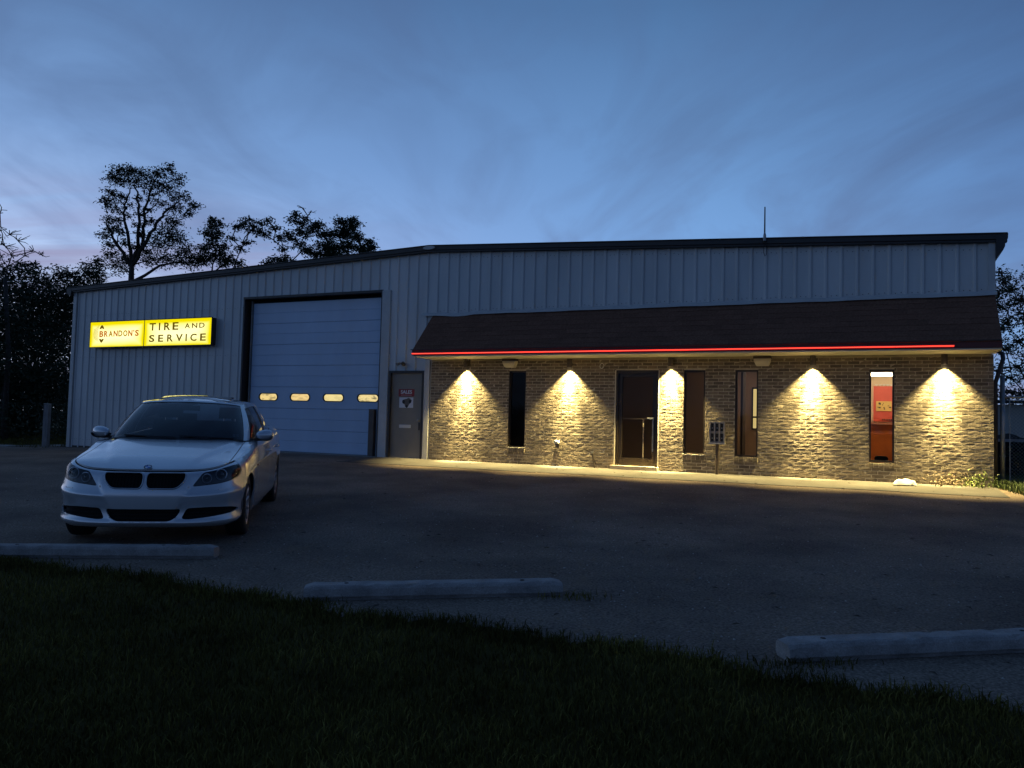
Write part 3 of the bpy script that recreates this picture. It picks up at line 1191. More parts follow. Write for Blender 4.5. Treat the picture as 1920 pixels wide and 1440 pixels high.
mb = MB()
hw = 2.44
mb.box(-hw, hw, -SGW + .012, -.032, .0, .76)
obj('sign_box', mb, M_DARK, sign)
mb = MB()
for q in ((-hw - .012, hw + .012, .752, .774), (-hw - .012, hw + .012, -.014, .008)):
    mb.box(q[0], q[1], -SGW - .012, -SGW + .02, q[2], q[3])
for q in (-hw - .012, -.165, hw - .006):
    mb.box(q, q + .018, -SGW - .010, -SGW + .018, .008, .752)
obj('sign_frame', mb, mat('sign_frame_paint', (.05, .045, .03), .5), sign)
fm = backlit('backlit_yellow', (1.0, .94, .44), (1.0, .84, .0), 1.5, .95, 1)
for q in ((-hw + .006, -.165), (-.147, hw - .006)):
    mb = MB().box(q[0], q[1], -SGW, -SGW + .008, .008, .752)
    obj('sign_face', mb, fm, sign)
INK = emitter('backlit_brown_ink', (.13, .085, .002), 1.0)
INKR = emitter('backlit_orange_ink', (.50, .13, .008), 1.0)
U0, V0 = 3.45, 2.88


def sign_text(s, u0, u1, v0, v1, m, bold=0.0):
    me = text_mesh(s, u0 - U0, u1 - U0, v0 - V0, v1 - V0, 'lettering', m, bold=bold)
    obj('lettering', me, None, sign, (0, -SGW - .004, 0))


for i, ch in enumerate('TIRE'):
    x = 3.50 + (0, .37, .58, .91)[i]
    sign_text(ch, x, x + (.25, .055, .24, .23)[i], 3.325, 3.545, INK, .022)
for i, ch in enumerate('AND'):
    x = 4.88 + i * .275
    sign_text(ch, x, x + .20, 3.36, 3.50, INK, .014)
for i, ch in enumerate('SERVICE'):
    x = 3.50 + (0, .365, .72, 1.06, 1.43, 1.61, 1.98)[i]
    sign_text(ch, x, x + (.22, .20, .225, .26, .05, .24, .21)[i], 2.995, 3.20, INK, .022)
xs = 1.42
for i, ch in enumerate("BRANDON'S"):
    wd = (.165, .16, .175, .17, .165, .175, .17, .04, .15)[i]
    sign_text(ch, xs, xs + wd, 3.185 if ch != "'" else 3.31, 3.365, INKR if i in (0, 1, 6, 7, 8, 3) else emitter('backlit_amber_ink', (.42, .22, .010), 1.0), .030)
    xs += wd + .035
# the tyre emblem: caps above and below the name and the tread marks to its left
mb = MB()


def cap(c, s_, v):
    pts = [(-.105, 0), (-.07, .055), (-.03, .10), (0, .115), (.03, .10), (.07, .055), (.105, 0), (.045, -.005), (0, .025), (-.045, -.005)]
    mb.prism(pts, lambda p: (c - U0 + p[0], -SGW - .006, v - V0 + s_ * p[1]), lambda p: (c - U0 + p[0], -SGW - .001, v - V0 + s_ * p[1]))


cap(1.515, 1, 3.43)
cap(1.515, -1, 3.125)
for col_ in range(4):
    for k in range(-7, 8):
        tt = k / 7
        cx = 1.335 - col_ * .048 + .05 * tt * tt
        if abs(tt) > 1 - col_ * .10:
            continue
        cz = 3.285 + tt * .235
        pts = [(cx - .020, cz - .012), (cx + .006, cz + .006), (cx + .004, cz + .016), (cx - .022, cz - .002)]
        mb.prism(pts, lambda p: (p[0] - U0, -SGW - .006, p[1] - V0), lambda p: (p[0] - U0, -SGW - .001, p[1] - V0))
obj('tyre_emblem', mb, INK, sign)
for q in (-.9, 1.1, 2.38):
    obj('drain_nipple', MB().tube([(q, -.10, 0), (q, -.10, -.05)], .012, 6), M_WHITE, sign)

# ------------------------------------------------------------------ signs on the steel door
dw = -.055
ds_ = thing('door_sign', 'small red SALES sign on the grey steel door', 'sign', F(12.12, 1.52, dw), -PSI)
obj('plate', MB().box(-.225, .225, -.006, -.001, 0, .18), mat('red_plate', (.23, .018, .02), .5), ds_)
obj('lettering', text_mesh('SALES', -.16, .16, .065, .155, 'lettering', mat('sign_white', (.75, .75, .75), .5), bold=.02), None, ds_, (0, -.009, 0))
mb = MB()
for i in range(9):
    mb.box(-.15 + i * .034, -.125 + i * .034, -.009, -.0065, .022, .040)
obj('small_print', mb, mat('sign_pink', (.5, .3, .3), .5), ds_)
po = thing('poster', 'white square poster with a dark picture below the SALES sign', 'poster', F(12.12, 1.24, dw), -PSI)
obj('sheet', MB().box(-.20, .20, -.004, -.001, 0, .255), mat('poster_white', (.62, .64, .68), .6), po)
mb = MB()
blob = [(.0, -.03), (.05, .0), (.07, .05), (.13, .10), (.15, .15), (.10, .20), (.05, .215), (.0, .19), (-.06, .18), (-.12, .12), (-.09, .07), (-.05, .05), (-.04, 0)]
mb.prism(blob, lambda p: (p[0] + .01, -.0075, p[1] + .03), lambda p: (p[0] + .01, -.0045, p[1] + .03))
obj('picture', mb, mat('picture_brown', (.12, .10, .08), .7), po)
for cx, cz, r_ in ((-.085, .15, .040), (.10, .155, .034), (.01, .035, .028)):
    mb = MB().prism([(cx + r_ * math.cos(t * .785), cz + 1.3 * r_ * math.sin(t * .785)) for t in range(8)], lambda p: (p[0] + .01, -.0085, p[1]), lambda p: (p[0] + .01, -.0078, p[1]))
    obj('picture_dark', mb, mat('picture_black', (.01, .01, .012), .7), po)

# ------------------------------------------------------------------ wall lamps
M_LAMPH = mat('lamp_grey', (.085, .07, .06), .5, metal=.3)
LENS = emitter('lamp_lens', (1.0, .86, .55), 9.0)
LW = .098


def wall_lamp(label, u, v, energy, first=False):
    t_ = thing('wall_lamp', label, 'lamp', F(u, v, 0.02), -PSI, None if first else 'cylinder lamps washing the brick wall')
    w = LW - .02
    prof = [(.0, .185), (.052, .185), (.056, .178), (.056, .0), (.050, .0), (.048, .05), (0, .05)]
    if first:
        prof = [(.0, .20), (.034, .20), (.036, .15), (.05, .13), (.055, .07), (.046, .055), (.046, .0), (.040, .0), (.038, .03), (0, .03)]
    obj('lamp_body', MB().lathe(prof, 20, (0, -w, 0)), M_LAMPH, t_, smooth=False)
    mb = MB().box(-.035, .035, -w + .045, .004, .06, .13)
    if first:
        mb.box(-.075, .075, -.03, .003, .04, .20)
    obj('bracket', mb, M_LAMPH, t_)
    obj('lens', MB().lathe([(0, .018), (.030, .018), (.044, .022)], 18, (0, -w, 0)), LENS, t_)
    for nm, en, ang, bl, tilt in (('beam', energy * 1.6, 97, .60, 0), ('core', energy * 3.3, 39, 1.0, 4 + 2.5 * math.sin(u * 3))):
        ld = bpy.data.lights.new('lamp_' + nm, 'SPOT')
        ld.energy = en
        ld.color = (1.0, .80, .32)
        ld.use_nodes = True                       # the light leaves a broad lens, so it is less fierce close by
        lt_ = ld.node_tree
        em_ = next(q for q in lt_.nodes if q.type == 'EMISSION')
        ff_ = lt_.nodes.new('ShaderNodeLightFalloff')
        ff_.inputs['Strength'].default_value = 1.0
        ff_.inputs['Smooth'].default_value = .24 if nm == 'beam' else .045
        lt_.links.new(ff_.outputs['Quadratic'], em_.inputs['Strength'])
        ld.spot_size = R(ang)
        ld.spot_blend = bl
        ld.shadow_soft_size = .012
        lo_ = bpy.data.objects.new('lamp_' + nm, ld)
        COL.objects.link(lo_)
        lo_.parent = t_
        lo_.location = (0, -w, .012)
        lo_.rotation_euler = (R(tilt), R(2.2 * math.sin(u * 5 + (nm == 'core'))), 0)
    if first:
        # the reflector flood beside it and the cable to the box lamp
        obj('junction_box', MB().box(-.06, .06, -.10, -.02, .165, .21), M_STEEL, t_)
        obj('cable', MB().tube([(.03, -.06, .205), (.25, -.03, .20), (.55, -.02, .175), (.80, -.02, .17), (.98, -.03, .19)], .006, 5), M_RUBBER, t_)
    return t_


LP = 980.0
wall_lamp('flared wall lamp with a cable, nearest the grey steel door', 13.83, 2.215, LP, True)
wall_lamp('cylinder lamp on the bricks between the first window and the glass door', 16.43, 2.205, LP)
wall_lamp('cylinder lamp on the narrow brick pier right of the glass door', 18.70, 2.215, LP)
wall_lamp('cylinder lamp on the wide bricks left of the orange-lit window', 21.51, 2.22, LP)
wall_lamp('cylinder lamp nearest the right corner of the brick wall', 23.78, 2.22, LP)


def box_lamp(label, u):
    t_ = thing('box_lamp', label, 'lamp', F(u, 2.21, .022), -PSI, 'unlit box lamps under the canopy')
    mb = MB().prism([(-.175, .145), (.175, .145), (.165, .195), (-.165, .195)], lambda p: (p[0], -.16, p[1]), lambda p: (p[0], .0, p[1]))
    obj('lamp_cap', mb, mat('lamp_brown', (.06, .042, .035), .5), t_)
    mb = MB()
    top = [(-.165, -.155), (.165, -.155), (.165, -.002), (-.165, -.002)]
    mid = [(-.155, -.16), (.155, -.16), (.155, -.002), (-.155, -.002)]
    bot = [(-.115, -.13), (.115, -.13), (.115, -.002), (-.115, -.002)]
    mb.add([(x, y, .142) for x, y in top] + [(x, y, .09) for x, y in mid] + [(x, y, .0) for x, y in bot],
           [(0, 1, 5, 4), (1, 2, 6, 5), (2, 3, 7, 6), (3, 0, 4, 7), (4, 5, 9, 8), (5, 6, 10, 9), (6, 7, 11, 10), (7, 4, 8, 11), (8, 9, 10, 11)])
    obj('lamp_bowl', mb, mat('frosted_bowl', (.62, .56, .44), .35, var=.1), t_)
    return t_


box_lamp('unlit box lamp above the first narrow dark window', 14.98)
box_lamp('unlit box lamp above the window with the light strip', 20.56)

# twin flood over the steel door
fl = thing('flood_light', 'small unlit twin floodlight above the grey steel door', 'lamp', F(12.01, 2.33, -.03), -PSI)
obj('mount', MB().lathe([(0, .0), (.05, .0), (.05, .02), (.02, .03), (.02, .06), (0, .06)], 14).box(-.012, .012, -.012, .012, .03, .07), M_LAMPH, fl).rotation_euler = (R(90), 0, 0)
for s in (-1, 1):
    h = obj('flood_head', MB().lathe([(0, -.05), (.025, -.045), (.03, 0), (.048, .06), (.044, .062), (.0, .045)], 14), M_STEEL if s < 0 else M_LAMPH, fl, (s * .07, -.08, -.01))
    h.rotation_euler = (R(115), 0, R(s * 30))

# small fittings on the brick wall
rg = thing('wall_ring', 'small white ring fitting on the bricks above and left of the glass door', 'fitting', F(17.17, 2.235, .022), -PSI)
c = [(.045 * math.cos(t * .3927), -.02 + .01 * math.sin(t * .3927), .055 * math.sin(t * .3927)) for t in range(16)]
obj('ring', MB().tube(c, .009, 6, closed=True), M_WHITE, rg, smooth=True)
obj('stem', MB().tube([(.02, 0, -.01), (.02, -.03, -.03)], .012, 6), M_STEEL, rg)
fa = thing('outlet_box', 'small pale capped outlet sticking out low on the bricks', 'fitting', F(16.17, .50, .022), -PSI)
obj('cover', MB().prism([(-.05, .03), (.05, .03), (.04, .08), (-.04, .08)], lambda p: (p[0], -.10, p[1] - .02), lambda p: (p[0], .0, p[1])), M_WHITE, fa)
obj('body', MB().box(-.035, .035, -.055, .0, -.09, .03), M_LAMPH, fa)
pi_ = thing('stub_pipe', 'short rusty stub pipe leaning against the bricks left of the door', 'pipe', F(17.03, .0, .05), -PSI)
obj('pipe', MB().tube([(.02, .0, .0), (-.03, -.02, .33)], .014, 8), M_POST, pi_)
obj('pipe_cap', MB().tube([(-.03, -.02, .32), (-.034, -.022, .37)], .024, 8), M_STEEL, pi_)

# six-cell box on a post
pb = thing('meter_box', 'dark box of six square cells on a thin brown post', 'box', F(19.70, -.005, .16), -PSI)
obj('post', MB().tube([(.0, .0, .0), (0, 0, .66)], .034, 10), M_POST, pb)
mb = MB()
mb.box(-.155, .155, .02, .05, .64, 1.07)
for q in (-.155, -.061, .033, .127):
    mb.box(q, q + .028, -.06, .02, .64, 1.07)
for q in (.64, .845, 1.045):
    mb.box(-.127, .127, -.058, .019, q, q + .025)
obj('cabinet', mb, mat('cabinet_grey', (.34, .31, .27), .6, metal=.1), pb)
for i in range(6):
    x, z = -.127 + (i % 3) * .094, .668 + (i // 3) * .205
    mb = MB().box(x, x + .062, -.02, .015, z + .012, z + .165)
    obj('cell_door', mb, mat('cell_dark', (.022, .018, .016), .6), pb)
    obj('cell_knob', MB().box(x + .02, x + .042, -.034, -.021, z + .06, z + .085), M_STEEL, pb)
obj('tray', MB().box(-.16, .16, -.07, .05, .625, .639), M_WHITE, pb)

# steel guard post in front of the garage door's right edge
gpst = thing('guard_post', 'short brown square guard post at the right edge of the garage door', 'post', F(11.13, -.0, -.06), -PSI)
obj('post', MB().box(-.075, .075, -.05, .07, 0, 1.17), mat('guard_brown', (.10, .075, .06), .6, var=.2), gpst)
obj('post_cap', MB().box(-.08, .08, -.055, .075, 1.172, 1.19), M_DARK, gpst)

# aerial on the roof
ant = thing('roof_aerial', 'thin dark aerial mast standing up from the roof edge', 'antenna', F(20.585, 4.40, .165), -PSI)
obj('mast', MB().tube([(0, 0, .36), (0, 0, .55), (0, 0, 1.02)], [.016, .015, .012], 8), M_DARK, ant)
obj('coil_base', MB().tube([(0, 0, .33), (0, 0, .44), (0, 0, .50)], [.030, .030, .014], 10), M_STEEL, ant)
obj('cable_loop', MB().tube([(-.01, .02, .35), (-.02, .03, .10), (.005, .03, .02), (.03, .03, .05), (.035, .03, .33)], .006, 6), M_RUBBER, ant)

# red light tube along the canopy edge
led = thing('neon_tube', 'red glowing light tube running along the canopy edge', 'neon light', F(CU0, 2.50, CW + .004), -PSI)
LLEN = 23.88 - CU0
nseg = 12
for i in range(nseg):
    a_, b_ = LLEN * i / nseg, LLEN * (i + 1) / nseg - .004
    obj('tube', MB().tube([(a_, -.014, -.022), (b_, -.014, -.022)], .0075, 8), emitter('red_glow', (1.0, .06, .035), 2.8), led, smooth=True)
mb = MB().box(-.01, LLEN + .01, -.006, .0, -.046, .002)
obj('channel', mb, mat('red_channel', (.50, .03, .03), .4), led)

# ------------------------------------------------------------------ white sack by the wall
sk = thing('white_sack', 'white plastic sack lying on the walk below the orange-lit window', 'bag', F(23.12, 0, .52), -PSI + R(6))
sk.scale = (.86, .86, .86)
sk.location.z = ground_z(sk.location.x, sk.location.y) + .014
r = random.Random(3)
mb = MB()
nx, ny = 14, 8
for top in (1, 0):
    for i in range(nx + 1):
        for j in range(ny + 1):
            x, y = (i / nx - .5), (j / ny - .5)
            e = max(0, (1 - (2 * abs(x)) ** 3.2)) ** .5 * max(0, (1 - (2 * abs(y)) ** 3)) ** .5
            h = .105 * e * (1 + .25 * math.sin(x * 9 + 1) * math.sin(y * 7)) + r.uniform(-.004, .006) * e
            mb.v.append((x * .46 * (1 - .12 * abs(2 * y) ** 2), y * .26 * (1 - .10 * abs(2 * x) ** 2) + x * .03, (.012 + h) if top else .002 + .01 * (1 - e)))
for s in (0, 1):
    o = s * (nx + 1) * (ny + 1)
    for i in range(nx):
        for j in range(ny):
            q = [o + i * (ny + 1) + j, o + (i + 1) * (ny + 1) + j, o + (i + 1) * (ny + 1) + j + 1, o + i * (ny + 1) + j + 1]
            mb.f.append(tuple(q if s == 0 else q[::-1]))
obj('sack', mb, mat('sack_white', (.72, .70, .64), .5, bump=.4, bscale=25), sk, smooth=True, fix=False)
obj('tie_string', MB().tube([(.02, -.10, .07), (.08, -.06, .115), (.12, .02, .11), (.16, -.08, .07), (.10, -.15, .02)], .005, 5), M_STEEL, sk)

# ------------------------------------------------------------------ parking stops
def parking_stop(label, c, ang, seed, ln=1.83):
    r = random.Random(seed)
    c = Vector((c[0], c[1], 0))
    c.z = ground_z(c.x, c.y)
    t_ = thing('parking_stop', label, 'parking stop', c, ang, 'concrete parking stops along the lawn')
    dx = math.cos(ang), math.sin(ang)
    t_.rotation_euler = (0, -math.atan2(ground_z(c.x + dx[0], c.y + dx[1]) - ground_z(c.x - dx[0], c.y - dx[1]), 2), ang)
    mb = MB()
    nseg = 30
    prof = [(-.070, -.01), (-.078, .012), (-.090, .030), (-.084, .088), (-.074, .108), (-.062, .118), (.062, .118), (.074, .108), (.084, .088), (.090, .030), (.078, .012), (.070, -.01)]
    for i in range(nseg + 1):
        x = ln * (i / nseg - .5)
        end = 1 - .14 * (1 if i in (0, nseg) else 0) - .0
        for (y, z) in prof:
            chip = (r.random() < .10) * r.uniform(0, .016)
            zz = z * (end if z > .05 else 1) + r.uniform(-.0018, .0018) - (chip if z > .1 else 0)
            mb.v.append((x, y * (1 - .05 * (i in (0, nseg))) + r.uniform(-.002, .002), zz * .92))
    m_ = len(prof)
    for i in range(nseg):
        for k in range(m_ - 1):
            mb.f.append((i * m_ + k, (i + 1) * m_ + k, (i + 1) * m_ + k + 1, i * m_ + k + 1))
    mb.f.append(tuple(range(m_)))
    mb.f.append(tuple(nseg * m_ + k for k in range(m_ - 1, -1, -1)))
    obj('block', mb, M_STOP, t_)
    for x in (-.66, .66):
        obj('spike', MB().lathe([(0, .004), (.014, .003), (.017, 0), (.017, -.02)], 10, (x, .0, .1085)), mat('rusty_iron', (.035, .02, .014), .8), t_)
    return t_


parking_stop('concrete parking stop lying in front of the white car', (-3.82, 7.40), R(2), 1, 2.28)
parking_stop('concrete parking stop in the middle of the lot, clear of the car', (-.535, 6.10), R(7.5), 2, 1.92)
parking_stop('concrete parking stop nearest the viewer at the right', (2.52, 4.87), R(9), 3)

# wooden bollard at the left corner
bo = thing('wooden_post', 'weathered grey post standing at the left corner of the building', 'post', F(-.25, 0, .55), 0)
bo.location.z = ground_z(bo.location.x, bo.location.y)
mb = MB().prism([(-.075, -.075), (.075, -.075), (.08, .07), (-.07, .08)], lambda p: (p[0], p[1], -.1), lambda p: (p[0] * .97, p[1] * .97, 1.30 + p[0] * .1))
obj('post', mb, mat('grey_wood', (.24, .22, .21), .85, var=.25, vscale=8, stretch=(4, 4, .5)), bo)
obj('post_top', MB().box(-.08, .08, -.08, .08, 1.308, 1.325), M_STEEL, bo)

# ------------------------------------------------------------------ chain-link fence and shed at the right
fe = thing('chain_link_fence', 'chain link fence with a round steel post at the right corner of the building', 'fence', F(24.74, 0, -.28), -PSI)
obj('post', MB().tube([(0, 0, -.05), (0, 0, 2.02)], .040, 12), M_STEEL, fe, smooth=True)
for z in (.55, 1.02, 1.48):
    obj('band', MB().tube([(0, 0, z), (0, 0, z + .025)], .047, 12), M_STEEL, fe)
obj('tension_bar', MB().box(.105, .120, -.004, .004, .08, 1.62), M_STEEL, fe)
obj('top_rail', MB().tube([(.04, 0, 1.64), (5.2, 0, 1.64)], .021, 8), M_STEEL, fe)
for x in (2.6, 5.2):
    obj('post', MB().tube([(x, 0, -.05), (x, 0, 1.70)], .03, 10), M_STEEL, fe)
mb = MB()
H_, S_ = 1.56, .062
nn = int((5.1 + H_) / S_)
for i in range(nn):
    for sgn in (1, -1):
        x0 = .12 - (H_ if sgn > 0 else 0) + i * S_
        x1 = x0 + sgn * H_ if sgn > 0 else x0 - H_
        a_, b_ = (x0, .06), (x1, .06 + H_)
        lo, hi = .12, 5.2
        t0_, t1_ = 0, 1
        dx = b_[0] - a_[0]
        ts = sorted(((lo - a_[0]) / dx, (hi - a_[0]) / dx))
        t0_, t1_ = max(0, ts[0]), min(1, ts[1])
        if t1_ - t0_ < .01:
            continue
        p, q = (a_[0] + dx * t0_, .004 * sgn, .06 + H_ * t0_), (a_[0] + dx * t1_, .004 * sgn, .06 + H_ * t1_)
        mb.tube([p, q], .0022, 3, cap=False)
obj('chain_link', mb, M_STEEL, fe, fix=False, kind='stuff')

c = at(1905, 830, 20.0)
sd = thing('shed', 'pale grey shed with a dark roof edge seen through the chain link fence', 'shed', (c.x + 1.4, c.y + 1.3, 0), -PSI)
obj('wall', MB().box(-1.75, 2.6, -1.1, 1.4, .78, 1.74), mat('shed_pale', (.78, .72, .60), .6, var=.08, vscale=1.5), sd)
obj('corner_board', MB().box(-1.80, -1.68, -1.14, -1.08, .76, 1.76), M_TRIM, sd)
obj('skirt', MB().box(-1.72, 2.58, -1.05, 1.38, -.02, .775), M_BLACK, sd)
obj('bottom_trim', MB().box(-1.70, 2.62, -1.15, -1.105, .78, .84), M_TRIM, sd)
obj('roof', MB().prism([(-1.95, 1.76), (2.75, 1.76), (2.75, 1.84), (-1.95, 1.84)], lambda p: (p[0], -1.3, p[1]), lambda p: (p[0], 1.6, p[1] + .12)), M_DARK, sd)
mb = MB()
pts = [(-1.5 + i * .12, .88 + .10 * abs(math.sin(i * .33)) + .03 * math.sin(i * 1.3)) for i in range(34)]
mb.prism([(pts[0][0], .85)] + pts + [(pts[-1][0], .85)], lambda p: (p[0], -1.112, p[1]), lambda p: (p[0], -1.103, p[1]))
obj('scalloped_band', mb, mat('shed_dark', (.10, .09, .08), .7), sd)  # darker band with a scalloped top, low on the shed wall

# ------------------------------------------------------------------ the car
def pchip(xs, ys, x):
    n = len(xs)
    if x <= xs[0]:
        return ys[0]
    if x >= xs[-1]:
        return ys[-1]
    i = 0
    while xs[i + 1] < x:
        i += 1
    d = [(ys[k + 1] - ys[k]) / (xs[k + 1] - xs[k]) for k in range(n - 1)]

    def slope(k):
        if k == 0:
            return d[0]
        if k == n - 1:
            return d[-1]
        if d[k - 1] * d[k] <= 0:
            return 0.0
        w1, w2 = 2 * (xs[k + 1] - xs[k]) + (xs[k] - xs[k - 1]), (xs[k + 1] - xs[k]) + 2 * (xs[k] - xs[k - 1])
        return (w1 + w2) / (w1 / d[k - 1] + w2 / d[k])
    h = xs[i + 1] - xs[i]
    t = (x - xs[i]) / h
    m0, m1 = slope(i), slope(i + 1)
    return ((2 * t ** 3 - 3 * t * t + 1) * ys[i] + (t ** 3 - 2 * t * t + t) * h * m0 + (-2 * t ** 3 + 3 * t * t) * ys[i + 1] + (t ** 3 - t * t) * h * m1)


def catmull(pts, t):
    n = len(pts)
    i = min(n - 2, max(0, int(t)))
    f = t - i
    p0, p1, p2, p3 = pts[max(0, i - 1)], pts[i], pts[i + 1], pts[min(n - 1, i + 2)]
    if i == 0:
        p0 = (-p2[0],) + tuple(p2[1:])
    if i == n - 2:
        p3 = (-p1[0],) + tuple(p1[1:])
    return tuple(.5 * (2 * b + (c_ - a) * f + (2 * a - 5 * b + 4 * c_ - d) * f * f + (3 * b - a - 3 * c_ + d) * f ** 3) for a, b, c_, d in zip(p0, p1, p2, p3))


PLAN = [(0, -.78), (.3, -.768), (.55, -.722), (.73, -.635), (.835, -.48), (.882, -.25), (.90, .05), (.905, .6), (.908, 1.4), (.905, 2.2), (.895, 2.8),
        (.862, 3.3), (.785, 3.58), (.6, 3.70), (.3, 3.735), (0, 3.74)]
NP = len(PLAN)
_S, _T = [0.0], [0.0]
prev = PLAN[0]
STEP = 40
for i in range(1, (NP - 1) * STEP + 1):
    t = i / STEP
    p = catmull(PLAN, t)
    _S.append(_S[-1] + math.hypot(p[0] - prev[0], p[1] - prev[1]))
    _T.append(t)
    prev = p
SMAX = _S[-1]
KS = [_S[i * STEP] for i in range(NP)]
_SA, _TA = np.array(_S), np.array(_T)


def plan(s):
    t = float(np.interp(s, _SA, _TA))
    p = catmull(PLAN, t)
    a = catmull(PLAN, max(0, t - .02))
    b = catmull(PLAN, min(NP - 1, t + .02))
    tx, ty = b[0] - a[0], b[1] - a[1]
    l = math.hypot(tx, ty) or 1
    return p[0], p[1], -ty / l, tx / l           # inward normal


def s_of_x(x):
    """front half: arc length at which the outline reaches x"""
    lo, hi = 0, KS[6]
    for _ in range(40):
        m_ = (lo + hi) / 2
        if plan(m_)[0] < x:
            lo = m_
        else:
            hi = m_
    return (lo + hi) / 2


def s_of_y(y):
    lo, hi = 0, SMAX
    for _ in range(40):
        m_ = (lo + hi) / 2
        if plan(m_)[1] < y:
            lo = m_
        else:
            hi = m_
    return (lo + hi) / 2


ZT = [.722, .722, .734, .762, .790, .815, .850, .925, .945, .965, .985, 1.0, 1.02, 1.03, 1.035, 1.035]
ZB = [.185, .185, .185, .185, .19, .20, .20, .19, .19, .19, .20, .22, .25, .26, .26, .26]
QL = [0, .05, .10, .16, .34, .56, .62, .72, .85, .94, 1.0]
OA = [.060, .012, -.010, .004, .014, -.008, .006, .026, .044, .062, .100]
OB = [.060, .014, -.006, .004, .012, -.010, .004, .018, .034, .060, .110]
OC = [.055, .024, .012, .008, .004, -.004, .000, .004, .022, .050, .110]
OD = [.060, .034, .022, .016, .010, .002, .000, -.004, .012, .032, .075]
OE = [.055, .024, .012, .006, .002, -.002, .000, .006, .024, .055, .110]
OG = [.060, .02, .0, .0, .0, -.010, -.004, .006, .022, .04, .08]
OCN = [.060, .012, -.012, -.004, -.008, -.006, -.002, .012, .038, .060, .100]
OFF = [OA, OA, OA, OB, OB, OC, OC, OD, OD, OD, OE, OE, OG, OG, OG, OG]


def zt(s):
    return pchip(KS, ZT, abs(s))


def zb(s):
    return pchip(KS, ZB, abs(s))


def off(s, q):
    s = abs(s)
    i = 0
    while i < NP - 2 and KS[i + 1] < s:
        i += 1
    f = min(1, max(0, (s - KS[i]) / (KS[i + 1] - KS[i])))
    f = f * f * (3 - 2 * f)
    return pchip(QL, OFF[i], q) * (1 - f) + pchip(QL, OFF[i + 1], q) * f


def belt(s, z, extra=0.0):
    sg = -1 if s < 0 else 1
    a = abs(s)
    x, y, nx_, ny_ = plan(a)
    q = (z - zb(a)) / (zt(a) - zb(a))
    o = off(a, q)
    if a < 1.0:                                   # the nose panel stands slightly proud between two creases
        xv = .30 + (.42 - .30) * min(1, max(0, (z - .34) / .26))
        mk = 1 - sstep(xv - .008, xv + .014, x)
        o = o * (1 - mk) + mk * pchip(QL, OCN, q)
    o += extra
    return (sg * (x + nx_ * o), y + ny_ * o, z)


def inpoly(p, poly):
    x, y = p
    c_ = False
    j = len(poly) - 1
    for i in range(len(poly)):
        if (poly[i][1] > y) != (poly[j][1] > y) and x < (poly[j][0] - poly[i][0]) * (y - poly[i][1]) / (poly[j][1] - poly[i][1]) + poly[i][0]:
            c_ = not c_
        j = i
    return c_


def rounded(poly, rad, n=4):
    out = []
    m_ = len(poly)
    for i in range(m_):
        p, a, b = Vector(poly[i]), Vector(poly[i - 1]), Vector(poly[(i + 1) % m_])
        d1, d2 = a - p, b - p
        r_ = min(rad, d1.length * .45, d2.length * .45)
        q1, q2 = p + d1.normalized() * r_, p + d2.normalized() * r_
        for k in range(n + 1):
            t = k / n
            out.append(tuple(q1 * (1 - t) ** 2 + p * 2 * t * (1 - t) + q2 * t * t))
    return out


def dens(poly, step, closed=True):
    out = []
    m_ = len(poly)
    for i in range(m_ if closed else m_ - 1):
        a, b = Vector(poly[i]), Vector(poly[(i + 1) % m_])
        k = max(1, int((b - a).length / step))
        out += [tuple(a + (b - a) * (j / k)) for j in range(k)]
    if not closed:
        out.append(tuple(poly[-1]))
    return out


def tri_region(outer, holes, grid):
    """triangles (2-D) inside the outline and outside the holes"""
    vs, es = [], []
    for poly in [outer] + holes:
        o = len(vs)
        vs += [Vector(p) for p in poly]
        es += [(o + i, o + (i + 1) % len(poly)) for i in range(len(poly))]
    for g in grid:
        if inpoly(g, outer) and not any(inpoly(g, h) for h in holes):
            vs.append(Vector(g))
    v2, _e, f2, _a, _b, _c2 = delaunay_2d_cdt(vs, es, [], 0, 1e-5)
    fs = []
    for f in f2:
        cx, cy = sum(v2[i].x for i in f) / 3, sum(v2[i].y for i in f) / 3
        if inpoly((cx, cy), outer) and not any(inpoly((cx, cy), h) for h in holes):
            fs.append(tuple(f))
    return [(v.x, v.y) for v in v2], fs


